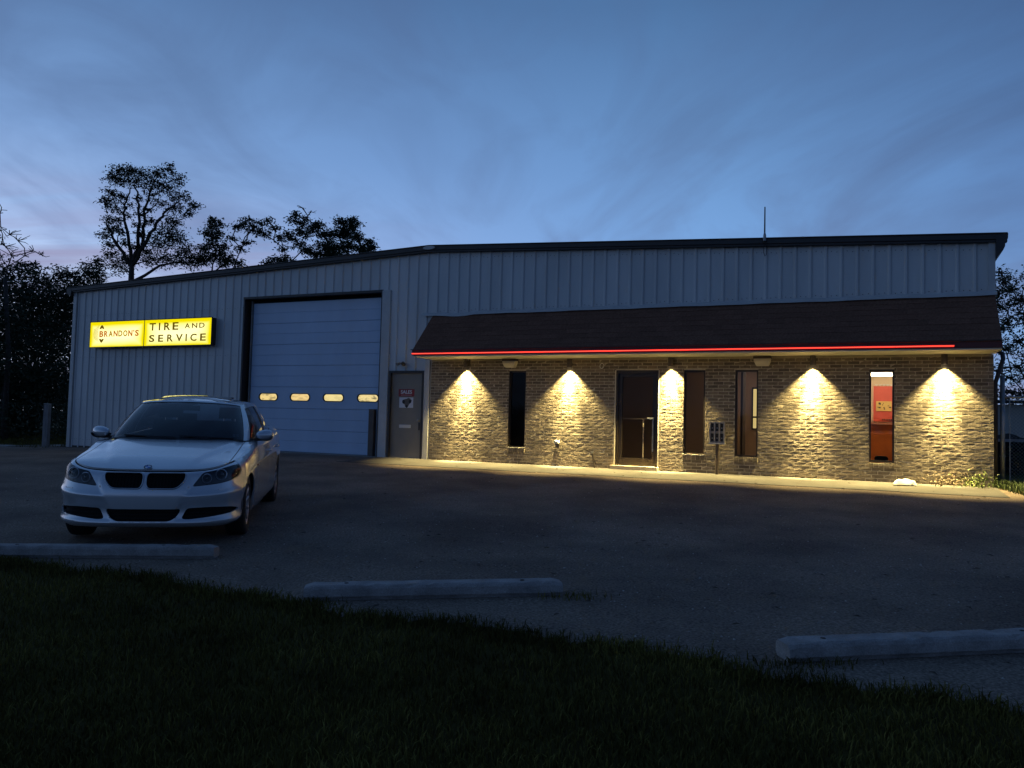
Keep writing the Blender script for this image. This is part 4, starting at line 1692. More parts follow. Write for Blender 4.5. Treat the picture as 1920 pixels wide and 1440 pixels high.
def lift(name, outer, holes, fn, m, parent, ds_=.03, dz_=.022, rim=.012, inner=None):
    """a body panel: outline lifted onto the body surface with a rolled edge"""
    x0, x1 = min(p[0] for p in outer), max(p[0] for p in outer)
    z0, z1 = min(p[1] for p in outer), max(p[1] for p in outer)
    nx, nz = max(2, int((x1 - x0) / ds_)), max(2, int((z1 - z0) / dz_))
    ex, ez = (x1 - x0) / nx, (z1 - z0) / nz
    grid = [(x0 + ex * (i + .5), z0 + ez * (j + .5)) for i in range(nx) for j in range(nz)]
    v2, fs = tri_region(outer, holes, grid)
    vs = [fn(*p) for p in v2]
    if rim and inner:
        cnt = {}
        for f in fs:
            for a, b in ((f[0], f[1]), (f[1], f[2]), (f[2], f[0])):
                cnt[(min(a, b), max(a, b))] = cnt.get((min(a, b), max(a, b)), 0) + 1
        edges = [e for e, c_ in cnt.items() if c_ == 1]
        mp = {}
        for e in edges:
            for i in e:
                if i not in mp:
                    mp[i] = len(vs)
                    vs.append(inner(*v2[i]))
        fs = fs + [(a, b, mp[b], mp[a]) for a, b in edges]
    me = bpy.data.meshes.new(name)
    me.from_pydata(vs, [], fs)
    bm = bmesh.new()
    bm.from_mesh(me)
    bmesh.ops.delete(bm, geom=[v for v in bm.verts if not v.link_faces], context='VERTS')
    bmesh.ops.recalc_face_normals(bm, faces=bm.faces)
    for e in bm.edges:
        if len(e.link_faces) == 2 and e.calc_face_angle(0) > R(38):
            e.smooth = False
    for f in bm.faces:
        f.smooth = True
    bm.to_mesh(me)
    bm.free()
    me.materials.append(m)
    o = bpy.data.objects.new(name, me)
    COL.objects.link(o)
    if parent:
        o.parent = parent
    return o


CYAW = R(10.3)
CZ = ground_z(-3.80, 8.72)
car = thing('parked_car', 'white four-door saloon car parked facing the viewer', 'car', (-3.705, 8.62, CZ - .004), CYAW)
car.scale = (1, 1, 1.03)
car.rotation_euler = (-math.atan2(ground_z(-3.80 + .139 * 2, 8.74 - 1.98) - ground_z(-3.80 - .139 * 2, 8.74 + 1.98), 4.0), 0, CYAW)
M_PAINT = mat('silver_white_paint', (.64, .65, .66), .24, metal=.48, coat=1.0, spec=.5)
M_PLAST = mat('black_plastic', (.010, .010, .011), .5)
M_CHROME = mat('chrome', (.75, .75, .77), .15, metal=1.0)
M_CGLASS = glass('car_glass', (.42, .44, .46), .95)
M_LENS = glass('headlight_lens', (.74, .76, .78), .8)
M_TYRE = mat('tyre_rubber', (.010, .010, .010), .8)
M_RIM = mat('alloy_rim', (.42, .42, .43), .3, metal=.85)


def fx_(pts, sgn=1):
    return [(sgn * s_of_x(x), z) if x >= 0 else (-sgn * s_of_x(-x), z) for x, z in pts]


KID = rounded([(.013, .703), (.388, .703), (.372, .632), (.300, .558), (.04, .558), (.016, .60)], .075, 7)
SINT = rounded([(.402, .372), (.62, .380), (.80, .372), (.862, .342), (.80, .312), (.60, .284), (.42, .266), (.352, .272)], .03, 4)
CINT = rounded([(-.352, .366), (.352, .366), (.312, .292), (.245, .250), (-.245, .250), (-.312, .292)], .05, 4)
sA = s_of_y(-.30)
HL = [(s_of_x(.440), .575), (s_of_x(.49), .640), (s_of_x(.545), .708), (s_of_x(.66), .726), (s_of_x(.76), .748), (s_of_y(-.46), .768), (sA, .772),
      (s_of_y(-.315), .722), (s_of_y(-.40), .664), (s_of_x(.79), .624), (s_of_x(.66), .598)]
HL = rounded(HL, .03, 3)


def mir(poly):
    return [(-a, b) for a, b in poly][::-1]


def arc(y0, r_=.338, zc_=.310):
    s0 = s_of_y(y0)
    return s0, r_, zc_


def strip(s0, s1, holes=(), step=.03, top=True):
    """belt outline between two stations, wheel arches bitten out"""
    lo = [(s0 + (s1 - s0) * i / 40, 0) for i in range(41)]
    bot = [(s, zb(s) + .002) for s, _ in lo]
    tp = [(s, zt(s)) for s, _ in lo][::-1]
    return dens(bot + tp, .06)


GAP = .004


def arch_cut(y0, r_=.345):
    s0 = s_of_y(y0)
    return [(s0 + r_ * math.cos(t), .31 + r_ * math.sin(t)) for t in [2 * math.pi * i / 48 for i in range(48)]]


def panel(name, s0, s1, arches, holes, m, zlo=None, zhi=None, sgn=1):
    """one panel of the belt: explicit outline with arch bites built point by point"""
    n_ = max(6, int((s1 - s0) / .03))
    bot = []
    for i in range(n_ + 1):
        s = s0 + (s1 - s0) * i / n_
        z = zb(s) if zlo is None else zlo(s)
        for (c_, r_) in arches:
            if abs(s - c_) < r_:
                z = max(z, .31 + math.sqrt(max(0, r_ * r_ - (s - c_) ** 2)))
        bot.append((s, z))
    # sharper steps beside the arch feet
    for (c_, r_) in arches:
        for sg_ in (-1, 1):
            for k in range(0, 7):
                a_ = math.asin(min(1, max(-1, (zb(c_) - .31) / r_))) + R(9) * k
                s = c_ + sg_ * r_ * math.cos(a_)
                if s0 < s < s1:
                    bot.append((s, .31 + r_ * math.sin(a_)))
            s = c_ + sg_ * (r_ * math.cos(math.asin((zb(c_) - .31) / r_)) + .001)
            if s0 < s < s1:
                bot.append((s, zb(s)))
    bot.sort()
    keep = [bot[0]]
    for p in bot[1:]:
        if p[0] - keep[-1][0] > .0005:
            keep.append(p)
    bot = keep
    tp = [(s0 + (s1 - s0) * i / n_, (zt(s0 + (s1 - s0) * i / n_) if zhi is None else zhi(s0 + (s1 - s0) * i / n_))) for i in range(n_ + 1)][::-1]
    left = dens([tp[-1], bot[0]], .05, False)[1:-1]
    right = dens([bot[-1], tp[0]], .05, False)[1:-1]
    poly = bot + right + tp + left
    if sgn < 0:
        poly = mir(poly)
        holes = [mir(h) for h in holes]
    return lift(name, poly, holes, belt, m, car, inner=lambda s, z: belt(s, z, .014))


SBF = s_of_y(-.33)                      # front bumper ends at the wheel arch
YD1, YD2, YD3 = .60, 1.66, 2.62
# front bumper cover with the whole nose (one piece across)
n_ = 60
sN = SBF


def nose_top(s):
    return zt(s) - .013


bot = [(-sN + 2 * sN * i / n_, zb(-sN + 2 * sN * i / n_)) for i in range(n_ + 1)]
tp = [(sN - 2 * sN * i / n_, nose_top(sN - 2 * sN * i / n_)) for i in range(n_ + 1)]
side_r = dens([bot[-1], tp[0]], .04, False)[1:-1]
side_l = dens([tp[-1], bot[0]], .04, False)[1:-1]
kidR, kidL = fx_(KID), mir(fx_(KID))
siR, siL = fx_(SINT), mir(fx_(SINT))
ci = [((1 if x > 0 else -1) * s_of_x(abs(x)), z) for x, z in CINT]
HLclip = [(min(s, sN - .012), z) for s, z in HL]
lift('front_bumper', bot + side_r + tp + side_l, [dens(h, .03) for h in (kidR, kidL, siR, siL, ci, HLclip, mir(HLclip))], belt, M_PAINT, car,
     ds_=.024, dz_=.014, inner=lambda s, z: belt(s, z, .016))
A1, A2 = s_of_y(0.0), s_of_y(2.76)
SD1, SD2, SD3 = s_of_y(YD1), s_of_y(YD2), s_of_y(YD3)
SRB = s_of_y(3.12)
for sg in (1, -1):
    panel('fender', SBF + GAP, SD1 - GAP, [(A1, .345)], [], M_PAINT, sgn=sg)
    panel('door', SD1 + GAP, SD2 - GAP, [], [], M_PAINT, sgn=sg)
    panel('door', SD2 + GAP, SD3 - GAP, [(A2, .345)], [], M_PAINT, sgn=sg)
    panel('rear_quarter', SD3 + GAP, SRB - GAP, [(A2, .345)], [], M_PAINT, sgn=sg)
n_ = 50
bot = [(SRB + (SMAX - SRB) * i / n_, zb(SRB + (SMAX - SRB) * i / n_)) for i in range(n_ + 1)]
tp = [(s, zt(s)) for s, _ in bot][::-1]
for sg in (1, -1):
    poly = dens(bot + tp, .06)
    lift('rear_bumper', poly if sg > 0 else mir(poly), [], belt, M_PAINT, car, inner=lambda s, z: belt(s, z, .014))

# dark inner shell just behind the panels
for sg in (1, -1):
    mbs_ = MB()
    grid_s = [SMAX * i / 110 for i in range(111)]
    rows = 14
    for s in grid_s:
        for j in range(rows + 1):
            z = zb(s) + (zt(s) - zb(s)) * j / rows
            mbs_.v.append(belt(sg * s, z, .038))
    for i in range(110):
        for j in range(rows):
            sm = (grid_s[i] + grid_s[i + 1]) / 2
            zm = zb(sm) + (zt(sm) - zb(sm)) * (j + .5) / rows
            if any(math.hypot(sm - a_, zm - .31) < .36 for a_ in (A1, A2)):
                continue
            mbs_.f.append((i * (rows + 1) + j, (i + 1) * (rows + 1) + j, (i + 1) * (rows + 1) + j + 1, i * (rows + 1) + j + 1))
    obj('inner_shell', mbs_, M_BLACK, car, fix=False)
obj('underbody', MB().box(-.60, .60, -.62, 3.5, .19, .26), M_BLACK, car)
for sg in (1, -1):
    obj('sill', MB().box(sg * .60, sg * .845, .42, 2.36, .20, .30), M_BLACK, car)
for (ya) in (0.0, 2.76):
    for sg in (1, -1):
        mb = MB()
        n_ = 14
        for k in range(n_ + 1):
            t = math.pi * k / n_
            for x in (.60, .865):
                mb.v.append((sg * x, ya + .365 * math.cos(t), .31 + .365 * math.sin(t)))
        for k in range(n_):
            mb.f.append((2 * k, 2 * k + 1, 2 * k + 3, 2 * k + 2))
        mb.add([(sg * .60, ya + .365 * math.cos(math.pi * k / n_), .31 + .365 * math.sin(math.pi * k / n_)) for k in range(n_ + 1)], [tuple(range(n_ + 1))])
        obj('wheel_arch_liner', mb, M_BLACK, car, fix=False)

# shoulder line, then bonnet and boot lid inside it
SH = []
for i in range(400):
    s = SMAX * i / 399
    SH.append(belt(s, zt(s)))
SHF = [p for p in SH if p[1] < 1.2]
SHY, SHX, SHZ = [p[1] for p in SHF], [p[0] for p in SHF], [p[2] for p in SHF]
for i in range(1, len(SHY)):
    SHY[i] = max(SHY[i], SHY[i - 1] + 1e-6)


def hood_z(x, y):
    xe, ze = float(np.interp(y, SHY, SHX)), float(np.interp(y, SHY, SHZ))
    zc_ = pchip([-.69, -.64, -.5, -.2, .1, .4, .75], [.718, .745, .790, .850, .902, .948, .985], y)
    t = min(1, abs(x) / max(.05, xe))
    z = zc_ + (ze - zc_) * t ** 2.6
    xr = .40 + .24 * sstep(-.7, .5, y)
    z += .013 * (1 - sstep(xr - .045, xr + .045, abs(x))) * sstep(-.69, -.35, y)
    return z


def cowl_y(x):
    return .40 + .30 * (abs(x) / .80) ** 2.2


front = [(-p[0], p[1]) for p in SHF if p[1] < cowl_y(p[0]) - .0][::-1][:-1] + [(p[0], p[1]) for p in SHF if p[1] < cowl_y(p[0])]
xe_ = front[-1][0]
rear = [(xe_ - 2 * xe_ * i / 30, cowl_y(xe_ - 2 * xe_ * i / 30)) for i in range(1, 30)]


def hood_pt(x, y):
    return (x, y, hood_z(x, y))


XH = .735
hin = [(max(-XH, min(XH, x)), y) for x, y in front]
# bonnet: middle piece; the fender tops are narrow strips outside the shut line
fy0 = float(np.interp(XH, SHX[:len(SHX) // 2], SHY[:len(SHY) // 2]))
bon = [(x, y + .016) for x, y in front if abs(x) < XH - .004]
yl = cowl_y(XH)
sideR = [(XH - .004, fy0 + (yl - fy0) * i / 20) for i in range(1, 20)]
cw = [((XH - .004) * (1 - 2 * i / 30), cowl_y((XH - .004) * (1 - 2 * i / 30))) for i in range(31)]
sideL = [(-x, y) for x, y in sideR][::-1]
lift('bonnet', bon + sideR + cw + sideL, [], hood_pt, M_PAINT, car, ds_=.02, dz_=.024, inner=lambda x, y: (x, y, hood_z(x, y) - .015))
for sg in (1, -1):
    st_ = [(x, y) for x, y in front if x > XH + .004]
    poly = [(XH + .004, fy0)] + st_ + [(xe_ - (xe_ - XH - .004) * i / 4, cowl_y(xe_ - (xe_ - XH - .004) * i / 4)) for i in range(1, 5)] + \
           [(XH + .004, yl - (yl - fy0) * i / 20) for i in range(1, 20)]
    if sg < 0:
        poly = mir(poly)
    lift('fender_top', poly, [], hood_pt, M_PAINT, car, ds_=.05, dz_=.05, rim=0)
mb = MB()
for i in range(31):
    y = -.6 + 1.2 * i / 30
    xe2 = max(.05, float(np.interp(y, SHY, SHX)) - .06)
    for k in range(13):
        x = xe2 * (k / 6 - 1)
        mb.v.append((x, y, hood_z(x, y) - .03))
for i in range(30):
    for k in range(12):
        mb.f.append((i * 13 + k, i * 13 + 13 + k, i * 13 + 14 + k, i * 13 + 1 + k))
obj('bonnet_lining', mb, M_BLACK, car, fix=False)

# greenhouse
GB = [(0, .40, .962), (.35, .435, .962), (.62, .55, .955), (.745, .72, .95), (.80, 1.05, .945), (.815, 1.5, .95), (.81, 2.0, .965), (.79, 2.45, .98),
      (.74, 2.85, 1.0), (.62, 3.08, 1.02), (.33, 3.17, 1.03), (0, 3.2, 1.035)]
GR = [(0, 1.17, 1.385), (.30, 1.19, 1.378), (.50, 1.25, 1.362), (.578, 1.33, 1.348), (.605, 1.5, 1.36), (.61, 1.75, 1.37), (.605, 2.05, 1.365), (.59, 2.3, 1.35),
      (.56, 2.5, 1.325), (.48, 2.58, 1.325), (.28, 2.62, 1.345), (0, 2.63, 1.35)]


def green(p, q, inn=0.0):
    sg = -1 if p < 0 else 1
    a, b = catmull(GB, abs(p)), catmull(GR, abs(p))
    k = 4 * q * (1 - q)
    x = a[0] + (b[0] - a[0]) * q
    y = a[1] + (b[1] - a[1]) * q
    z = a[2] + (b[2] - a[2]) * q
    pp = abs(p)
    side = sstep(1.5, 3.5, pp) * (1 - sstep(8.2, 9.5, pp))
    x += k * .030 * side - inn * side
    fr_ = 1 - sstep(1.5, 3.2, pp)
    y += -k * .045 * fr_ + inn * fr_ + (k * .03 - inn) * sstep(8.5, 10, pp)
    z += k * .02 * (fr_ + sstep(8.5, 10, pp)) - inn * .4 * fr_
    return (sg * x, y, z)


def gpatch(name, p0, p1, q0, q1, m, npp=24, nq=10, inn=0.0, thick=0.0, q0b=None, q1b=None):
    vs, fs = [], []
    for i in range(npp + 1):
        for j in range(nq + 1):
            p = p0 + (p1 - p0) * i / npp
            qa = q0 if q0b is None else q0 + (q0b - q0) * i / npp
            qb = q1 if q1b is None else q1 + (q1b - q1) * i / npp
            vs.append(green(p, qa + (qb - qa) * j / nq, inn))
    for i in range(npp):
        for j in range(nq):
            fs.append((i * (nq + 1) + j, (i + 1) * (nq + 1) + j, (i + 1) * (nq + 1) + j + 1, i * (nq + 1) + j + 1))
    return obj(name, MB().add(vs, fs), m, car, smooth=True, fix=True)


gpatch('windscreen', -2.72, 2.72, .02, .95, M_CGLASS, 40, 14, .006)
gpatch('windscreen_band', -2.72, 2.72, .0, .035, M_PLAST, 40, 2, .001)
gpatch('windscreen_band', -2.72, 2.72, .935, .965, M_PLAST, 40, 2, .001)
gpatch('roof_edge', -3.3, 3.3, .955, 1.0, M_PAINT, 40, 3)
gpatch('rear_window', 9.0, 11.0, .06, .92, M_CGLASS, 16, 10, .004)
gpatch('rear_window', -11.0, -9.0, .06, .92, M_CGLASS, 16, 10, .004)
for sg in (1, -1):
    gpatch('a_pillar', sg * 2.66, sg * 3.22, 0, .97, M_PAINT, 6, 14, q1b=.97)
    gpatch('side_window', sg * 3.22, sg * 5.42, .05, .90, M_CGLASS, 18, 10, .006)
    gpatch('b_pillar', sg * 5.40, sg * 5.75, .0, .92, M_PLAST, 4, 10, .002)
    gpatch('side_window', sg * 5.73, sg * 8.05, .05, .90, M_CGLASS, 18, 10, .006)
    gpatch('roof_rail', sg * 3.2, sg * 9.0, .89, 1.0, M_PAINT, 34, 4)
    gpatch('belt_molding', sg * 3.2, sg * 8.2, .0, .06, M_PLAST, 30, 2, -.003)
    gpatch('c_pillar', sg * 8.03, sg * 9.05, 0, .95, M_PAINT, 10, 12)
    gpatch('rear_deck_edge', sg * 9.0, sg * 11.0, 0, .065, M_PAINT, 12, 2)
    gpatch('rear_roof_edge', sg * 9.0, sg * 11.0, .915, 1.0, M_PAINT, 12, 2)

ro_ = [catmull(GR, 11 * i / 100) for i in range(101)]
YR = [p[1] for p in ro_]
for i in range(1, len(YR)):
    YR[i] = max(YR[i], YR[i - 1] + 1e-6)
XR, ZR = [p[0] for p in ro_], [p[2] for p in ro_]


def roof_pt(x, y, dz=0.0):
    xe, ze = max(.03, float(np.interp(y, YR, XR))), float(np.interp(y, YR, ZR))
    zc_ = pchip([1.17, 1.4, 1.8, 2.2, 2.5, 2.63], [1.385, 1.412, 1.422, 1.408, 1.378, 1.352], y)
    t = min(1, abs(x) / xe)
    return (x, y, zc_ + (ze - zc_) * t ** 2.2 + dz)


rp_ = [(p[0], p[1]) for p in ro_[:-1]] + [(-p[0], p[1]) for p in ro_[::-1][:-1]]
lift('roof', rp_, [], roof_pt, M_PAINT, car, ds_=.05, dz_=.05, rim=0)
sr = rounded([(-.42, 1.38), (.42, 1.38), (.42, 1.80), (-.42, 1.80)], .06, 4)
lift('sunroof', sr, [], lambda x, y: roof_pt(x, y, .004 + .024 * (y - 1.38) / .42), mat('dark_glass', (.012, .014, .018), .04, coat=1.0), car, ds_=.06, dz_=.06, inner=lambda x, y: roof_pt(x, y, -.004))
# cowl, deck and boot lid
mb = MB()
for i in range(25):
    x = .78 * (i / 12 - 1)
    mb.v += [(x, cowl_y(x) - .004, hood_z(x, cowl_y(x)) - .022), (x, cowl_y(x) + .16, .945)]
for i in range(24):
    mb.f.append((2 * i, 2 * i + 2, 2 * i + 3, 2 * i + 1))
obj('cowl', mb, M_PLAST, car, fix=False)
mb = MB()
ys_ = lin(2.7, 3.64, 12)
for y in ys_:
    cand = [p for p in SH if p[1] > 2.5]
    xe2 = float(np.interp(y, [p[1] for p in cand], [p[0] for p in cand]))
    ze2 = float(np.interp(y, [p[1] for p in cand], [p[2] for p in cand]))
    for k in range(13):
        x = xe2 * (k / 6 - 1)
        mb.v.append((x, y, ze2 + .02 * (1 - (k / 6 - 1) ** 2) if y > 2.9 else ze2))
for i in range(11):
    for k in range(12):
        mb.f.append((i * 13 + k, i * 13 + 13 + k, i * 13 + 14 + k, i * 13 + 1 + k))
obj('boot_lid', mb, M_PAINT, car, smooth=True, fix=False)
mb = MB()
for sg in (1, -1):
    for i in range(30):
        y = .62 + (2.9 - .62) * i / 29
        cand = [p for p in SH if .3 < p[1] < 3.2]
        xe2 = float(np.interp(y, [p[1] for p in cand], [p[0] for p in cand]))
        ze2 = float(np.interp(y, [p[1] for p in cand], [p[2] for p in cand]))
        mb.v += [(sg * xe2, y, ze2), (sg * .72, y, ze2 + .012)]
    o_ = 0 if sg > 0 else 60
    for i in range(29):
        mb.f.append((o_ + 2 * i, o_ + 2 * i + 2, o_ + 2 * i + 3, o_ + 2 * i + 1))
obj('shoulder', mb, M_PAINT, car, smooth=True, fix=False)

# nose details
for kp, sg in ((kidR, 1), (kidL, -1)):
    loop = [belt(s, z, -.004) for s, z in dens(kp, .03)]
    obj('grille_frame', MB().tube(loop, .0065, 6, closed=True), mat('satin_chrome', (.45, .46, .48), .25, metal=.9), car, smooth=True)
    mb = MB()
    for k in range(11):
        x = .05 + k * .031
        s = sg * s_of_x(x)
        lo_ = min((z for s_, z in kp), default=.57) + (.012 if x < .31 else .012 + (x - .31) * .9)
        p0, p1 = belt(s, lo_, .022), belt(s, .698, .022)
        mb.tube([p0, p1], .005, 4)
    obj('grille_slats', mb, M_BLACK, car, fix=False)
for poly in (siR, siL, ci):
    s0, s1 = min(p[0] for p in poly), max(p[0] for p in poly)
    z0, z1 = min(p[1] for p in poly), max(p[1] for p in poly)
    mb = MB()
    for j in range(3):
        z = z0 + (z1 - z0) * (j + .7) / 3.4
        row = [(s0 + (s1 - s0) * i / 24) for i in range(25)]
        row = [s for s in row if inpoly((s, z), poly)]
        if len(row) > 2:
            mb.tube([belt(s, z, .026) for s in row], .006, 4)
    obj('intake_bars', mb, M_BLACK, car, fix=False)
for hl_, sg in ((HLclip, 1), (mir(HLclip), -1)):
    hd = bpy.data.objects.new('headlight', None)
    COL.objects.link(hd)
    hd.parent = car
    lift('lens', dens(hl_, .03), [], lambda s, z: belt(s, z, -.002), M_LENS, hd, ds_=.03, dz_=.02, rim=0)
    lift('bowl', dens(hl_, .03), [], lambda s, z: belt(s, z, .035), mat('headlight_bowl', (.07, .07, .075), .35, metal=.6), hd, ds_=.03, dz_=.02, rim=0)
    for (x, z, r_) in ((.58, .650, .044), (.72, .685, .052)):
        s = sg * s_of_x(x)
        c_ = Vector(belt(s, z, .012))
        ax = Vector((sg * .25, -1, .1)).normalized()
        e1, e2 = ax.orthogonal().normalized(), None
        e2 = ax.cross(e1)
        ring = [c_ + (e1 * math.cos(t) + e2 * math.sin(t)) * r_ for t in [2 * math.pi * i / 18 for i in range(18)]]
        obj('lamp_ring', MB().tube(ring, .007, 6, closed=True), mat('ring_grey', (.42, .43, .46), .25, metal=.8), hd, smooth=True)
        mb = MB()
        for i in range(5):
            for k in range(12):
                t = 2 * math.pi * k / 12
                f_ = math.sin(i / 4 * math.pi / 2)
                mb.v.append(c_ + (e1 * math.cos(t) + e2 * math.sin(t)) * r_ * .62 * (1 - f_ * .98) - ax * .004 + ax * .018 * math.sin(math.acos(min(1, 1 - f_ * .98))))
        for i in range(4):
            for k in range(12):
                l = (k + 1) % 12
                mb.f.append((i * 12 + k, i * 12 + l, i * 12 + 12 + l, i * 12 + 12 + k))
        obj('projector_lens', mb, mat('projector', (.02, .022, .028), .05, coat=1), hd, smooth=True)
    # amber corner
    s = sg * (s_of_y(-.44))
    obj('side_reflector', MB().tube([belt(s - sg * .02, .715, .01), belt(s + sg * .06, .725, .01)], .014, 6), mat('amber', (.30, .10, .02), .3), hd)
    # bumper strip and washer flap
    obj('washer_flap', MB().tube([belt(sg * s_of_x(.68), .548, -.001), belt(sg * s_of_x(.76), .550, -.001)], .006, 4), M_PAINT, car)

# round badge on the bonnet
bd = bpy.data.objects.new('badge', None)
COL.objects.link(bd)
bd.parent = car
bz = hood_z(0, -.645)
bd.location = (0, -.645, bz + .006)
bd.rotation_euler = (R(27), 0, 0)
obj('badge_ring', MB().lathe([(.0405, 0), (.041, .004), (.038, .007), (.027, .006), (.027, .003), (0, .003)], 28), mat('badge_black', (.008, .008, .01), .2, coat=1), bd)
obj('badge_rim', MB().tube([(.0405 * math.cos(t * .2244), .0405 * math.sin(t * .2244), .004) for t in range(28)], .0022, 5, closed=True), M_CHROME, bd, smooth=True)
for k in range(4):
    pts = [(0, 0)] + [(.026 * math.cos(R(k * 90 + i * 15)), .026 * math.sin(R(k * 90 + i * 15))) for i in range(7)]
    obj('badge_quarter', MB().prism(pts, lambda p: (p[0], p[1], .0032), lambda p: (p[0], p[1], .0068)),
        mat('badge_blue', (.03, .16, .50), .3) if k % 2 else mat('badge_white', (.8, .8, .8), .3), bd)
mb = MB()
for i, ch in enumerate('BMW'):
    me = text_mesh(ch, -.006, .006, -.005, .005, 'badge_letter', mat('badge_white', (.8, .8, .8), .3), depth=.001)
    a_ = R(90 + (1 - i) * 38)
    o = obj('badge_letter', me, None, bd, (.0335 * math.cos(a_), .0335 * math.sin(a_), .0075))
    o.rotation_euler = (R(-90), 0, 0)
    o.rotation_euler = (Matrix.Rotation(a_ - R(90), 3, 'Z') @ Matrix.Rotation(R(-90), 3, 'X')).to_euler()

# mirrors, handles, wipers
for sg in (1, -1):
    mb = MB()
    n_, m_ = 12, 16
    for i in range(n_ + 1):
        a_ = math.pi * i / n_
        for k in range(m_):
            t = 2 * math.pi * k / m_
            x = math.cos(a_)
            r_ = math.sin(a_) ** .7
            y = r_ * math.cos(t) * (.075 if math.cos(t) < 0 else .045)
            z = r_ * math.sin(t) * (.066 + .012 * -x)
            mb.v.append((sg * (.915 - .098 * x), .93 + y + .03 * -x, 1.005 + z))
    for i in range(n_):
        for k in range(m_):
            l = (k + 1) % m_
            mb.f.append((i * m_ + k, i * m_ + l, (i + 1) * m_ + l, (i + 1) * m_ + k))
    mr_ = obj('mirror', mb, M_PAINT, car, smooth=True)
    obj('mirror_base', MB().prism([(.80, .935), (.93, .945), (.93, .968), (.86, .972), (.79, .965)], lambda p: (sg * p[0], .895, p[1]), lambda p: (sg * p[0], .965, p[1])), M_PLAST, mr_)
    mb = MB()
    for k in range(17):
        a_ = math.pi + math.pi * k / 16
        mb.v += [(sg * (.915 + .097 * math.cos(a_)), .865, .998 + .058 * math.sin(a_)), (sg * (.915 + .097 * math.cos(a_)), .975, .994 + .062 * math.sin(a_))]
    for k in range(16):
        mb.f.append((2 * k, 2 * k + 2, 2 * k + 3, 2 * k + 1))
    obj('mirror_underside', mb, M_PLAST, mr_, fix=False)
    for y in (1.48, 2.42):
        p0 = belt(sg * s_of_y(y - .10), .80, -.022)
        p1 = belt(sg * s_of_y(y + .08), .805, -.022)
        pm = belt(sg * s_of_y(y), .803, -.032)
        obj('door_handle', MB().tube([belt(sg * s_of_y(y - .11), .80, .005), p0, pm, p1, belt(sg * s_of_y(y + .09), .805, .005)], .013, 8), M_PAINT, car, smooth=True)
    obj('side_marker', MB().tube([belt(sg * s_of_y(.46), .70, -.003), belt(sg * s_of_y(.53), .702, -.003)], .010, 6), mat('amber', (.30, .10, .02), .3), car)
for x0, x1 in ((-.55, .02), (.05, .62)):
    pts = [green(np.interp(x, [-.75, -.62, -.35, 0, .35, .62, .75], [-3, -2, -1, 0, 1, 2, 3]), q, -.012) for x, q in ((x1, .045), ((x0 + x1) / 2, .055), (x0, .075))]
    obj('wiper', MB().tube(pts, .008, 6), M_PLAST, car)
# paper stickers low in the screen
for i, (p, q) in enumerate(((2.02, .09), (2.22, .095))):
    mb = MB()
    for a_, b_ in ((-.07, 0), (.07, 0), (.07, .07), (-.07, .07)):
        mb.v.append(green(p + a_, q + b_, .012))
    mb.f.append((0, 1, 2, 3))
    obj('screen_sticker', mb, mat('sticker_paper', (.45, .47, .5), .7), car, fix=False)

# cabin
obj('dashboard', MB().prism([(.46, .80), (.55, .935), (.80, .955), (.98, .92), (1.02, .72), (.6, .6)], lambda p: (-.68, p[0], p[1]), lambda p: (.68, p[0], p[1])), mat('dash_grey', (.03, .03, .032), .7), car)
M_SEAT = mat('seat_leather', (.085, .08, .075), .5)
for x in (-.36, .36):
    se = bpy.data.objects.new('seat', None)
    COL.objects.link(se)
    se.parent = car
    obj('cushion', MB().prism([(1.10, .45), (1.12, .60), (1.60, .56), (1.62, .42)], lambda p: (x - .25, p[0], p[1]), lambda p: (x + .25, p[0], p[1])), M_SEAT, se)
    obj('backrest', MB().prism([(1.56, .55), (1.70, .58), (1.90, 1.10), (1.86, 1.13), (1.78, 1.12)], lambda p: (x - .24 + .05 * (p[1] > 1), p[0], p[1]), lambda p: (x + .24 - .05 * (p[1] > 1), p[0], p[1])), M_SEAT, se)
    obj('headrest', MB().prism([(1.80, 1.16), (1.83, 1.28), (1.88, 1.30), (1.92, 1.28), (1.90, 1.17)], lambda p: (x - .13, p[0], p[1]), lambda p: (x + .13, p[0], p[1])), M_SEAT, se)
    obj('headrest_post', MB().tube([(x - .07, 1.86, 1.10), (x - .07, 1.87, 1.18)], .008, 5).tube([(x + .07, 1.86, 1.10), (x + .07, 1.87, 1.18)], .008, 5), M_CHROME, se)
obj('rear_seat', MB().box(-.50, -.24, 2.74, 2.84, 1.08, 1.19).box(.24, .50, 2.74, 2.84, 1.08, 1.19).prism([(2.3, .45), (2.3, .62), (2.62, .60), (2.78, 1.10), (2.90, 1.09), (2.95, .45)], lambda p: (-.62, p[0], p[1]), lambda p: (.62, p[0], p[1])), M_SEAT, car)
ring = [(.36 + .18 * math.cos(t * .3142), 1.08 + .07 * math.sin(t * .3142), .90 + .165 * math.sin(t * .3142)) for t in range(20)]
obj('steering_wheel', MB().tube(ring, .016, 6, closed=True).tube([(.20, 1.08, .90), (.52, 1.08, .90)], .018, 6).tube([(.36, 1.08, .90), (.36, .95, .85)], .03, 6), M_PLAST, car, smooth=True)
obj('cabin_floor', MB().box(-.74, .74, .5, 3.0, .30, .40), M_BLACK, car)
obj('interior_mirror', MB().box(-.11, .11, 1.19, 1.215, 1.265, 1.325), M_PLAST, car)

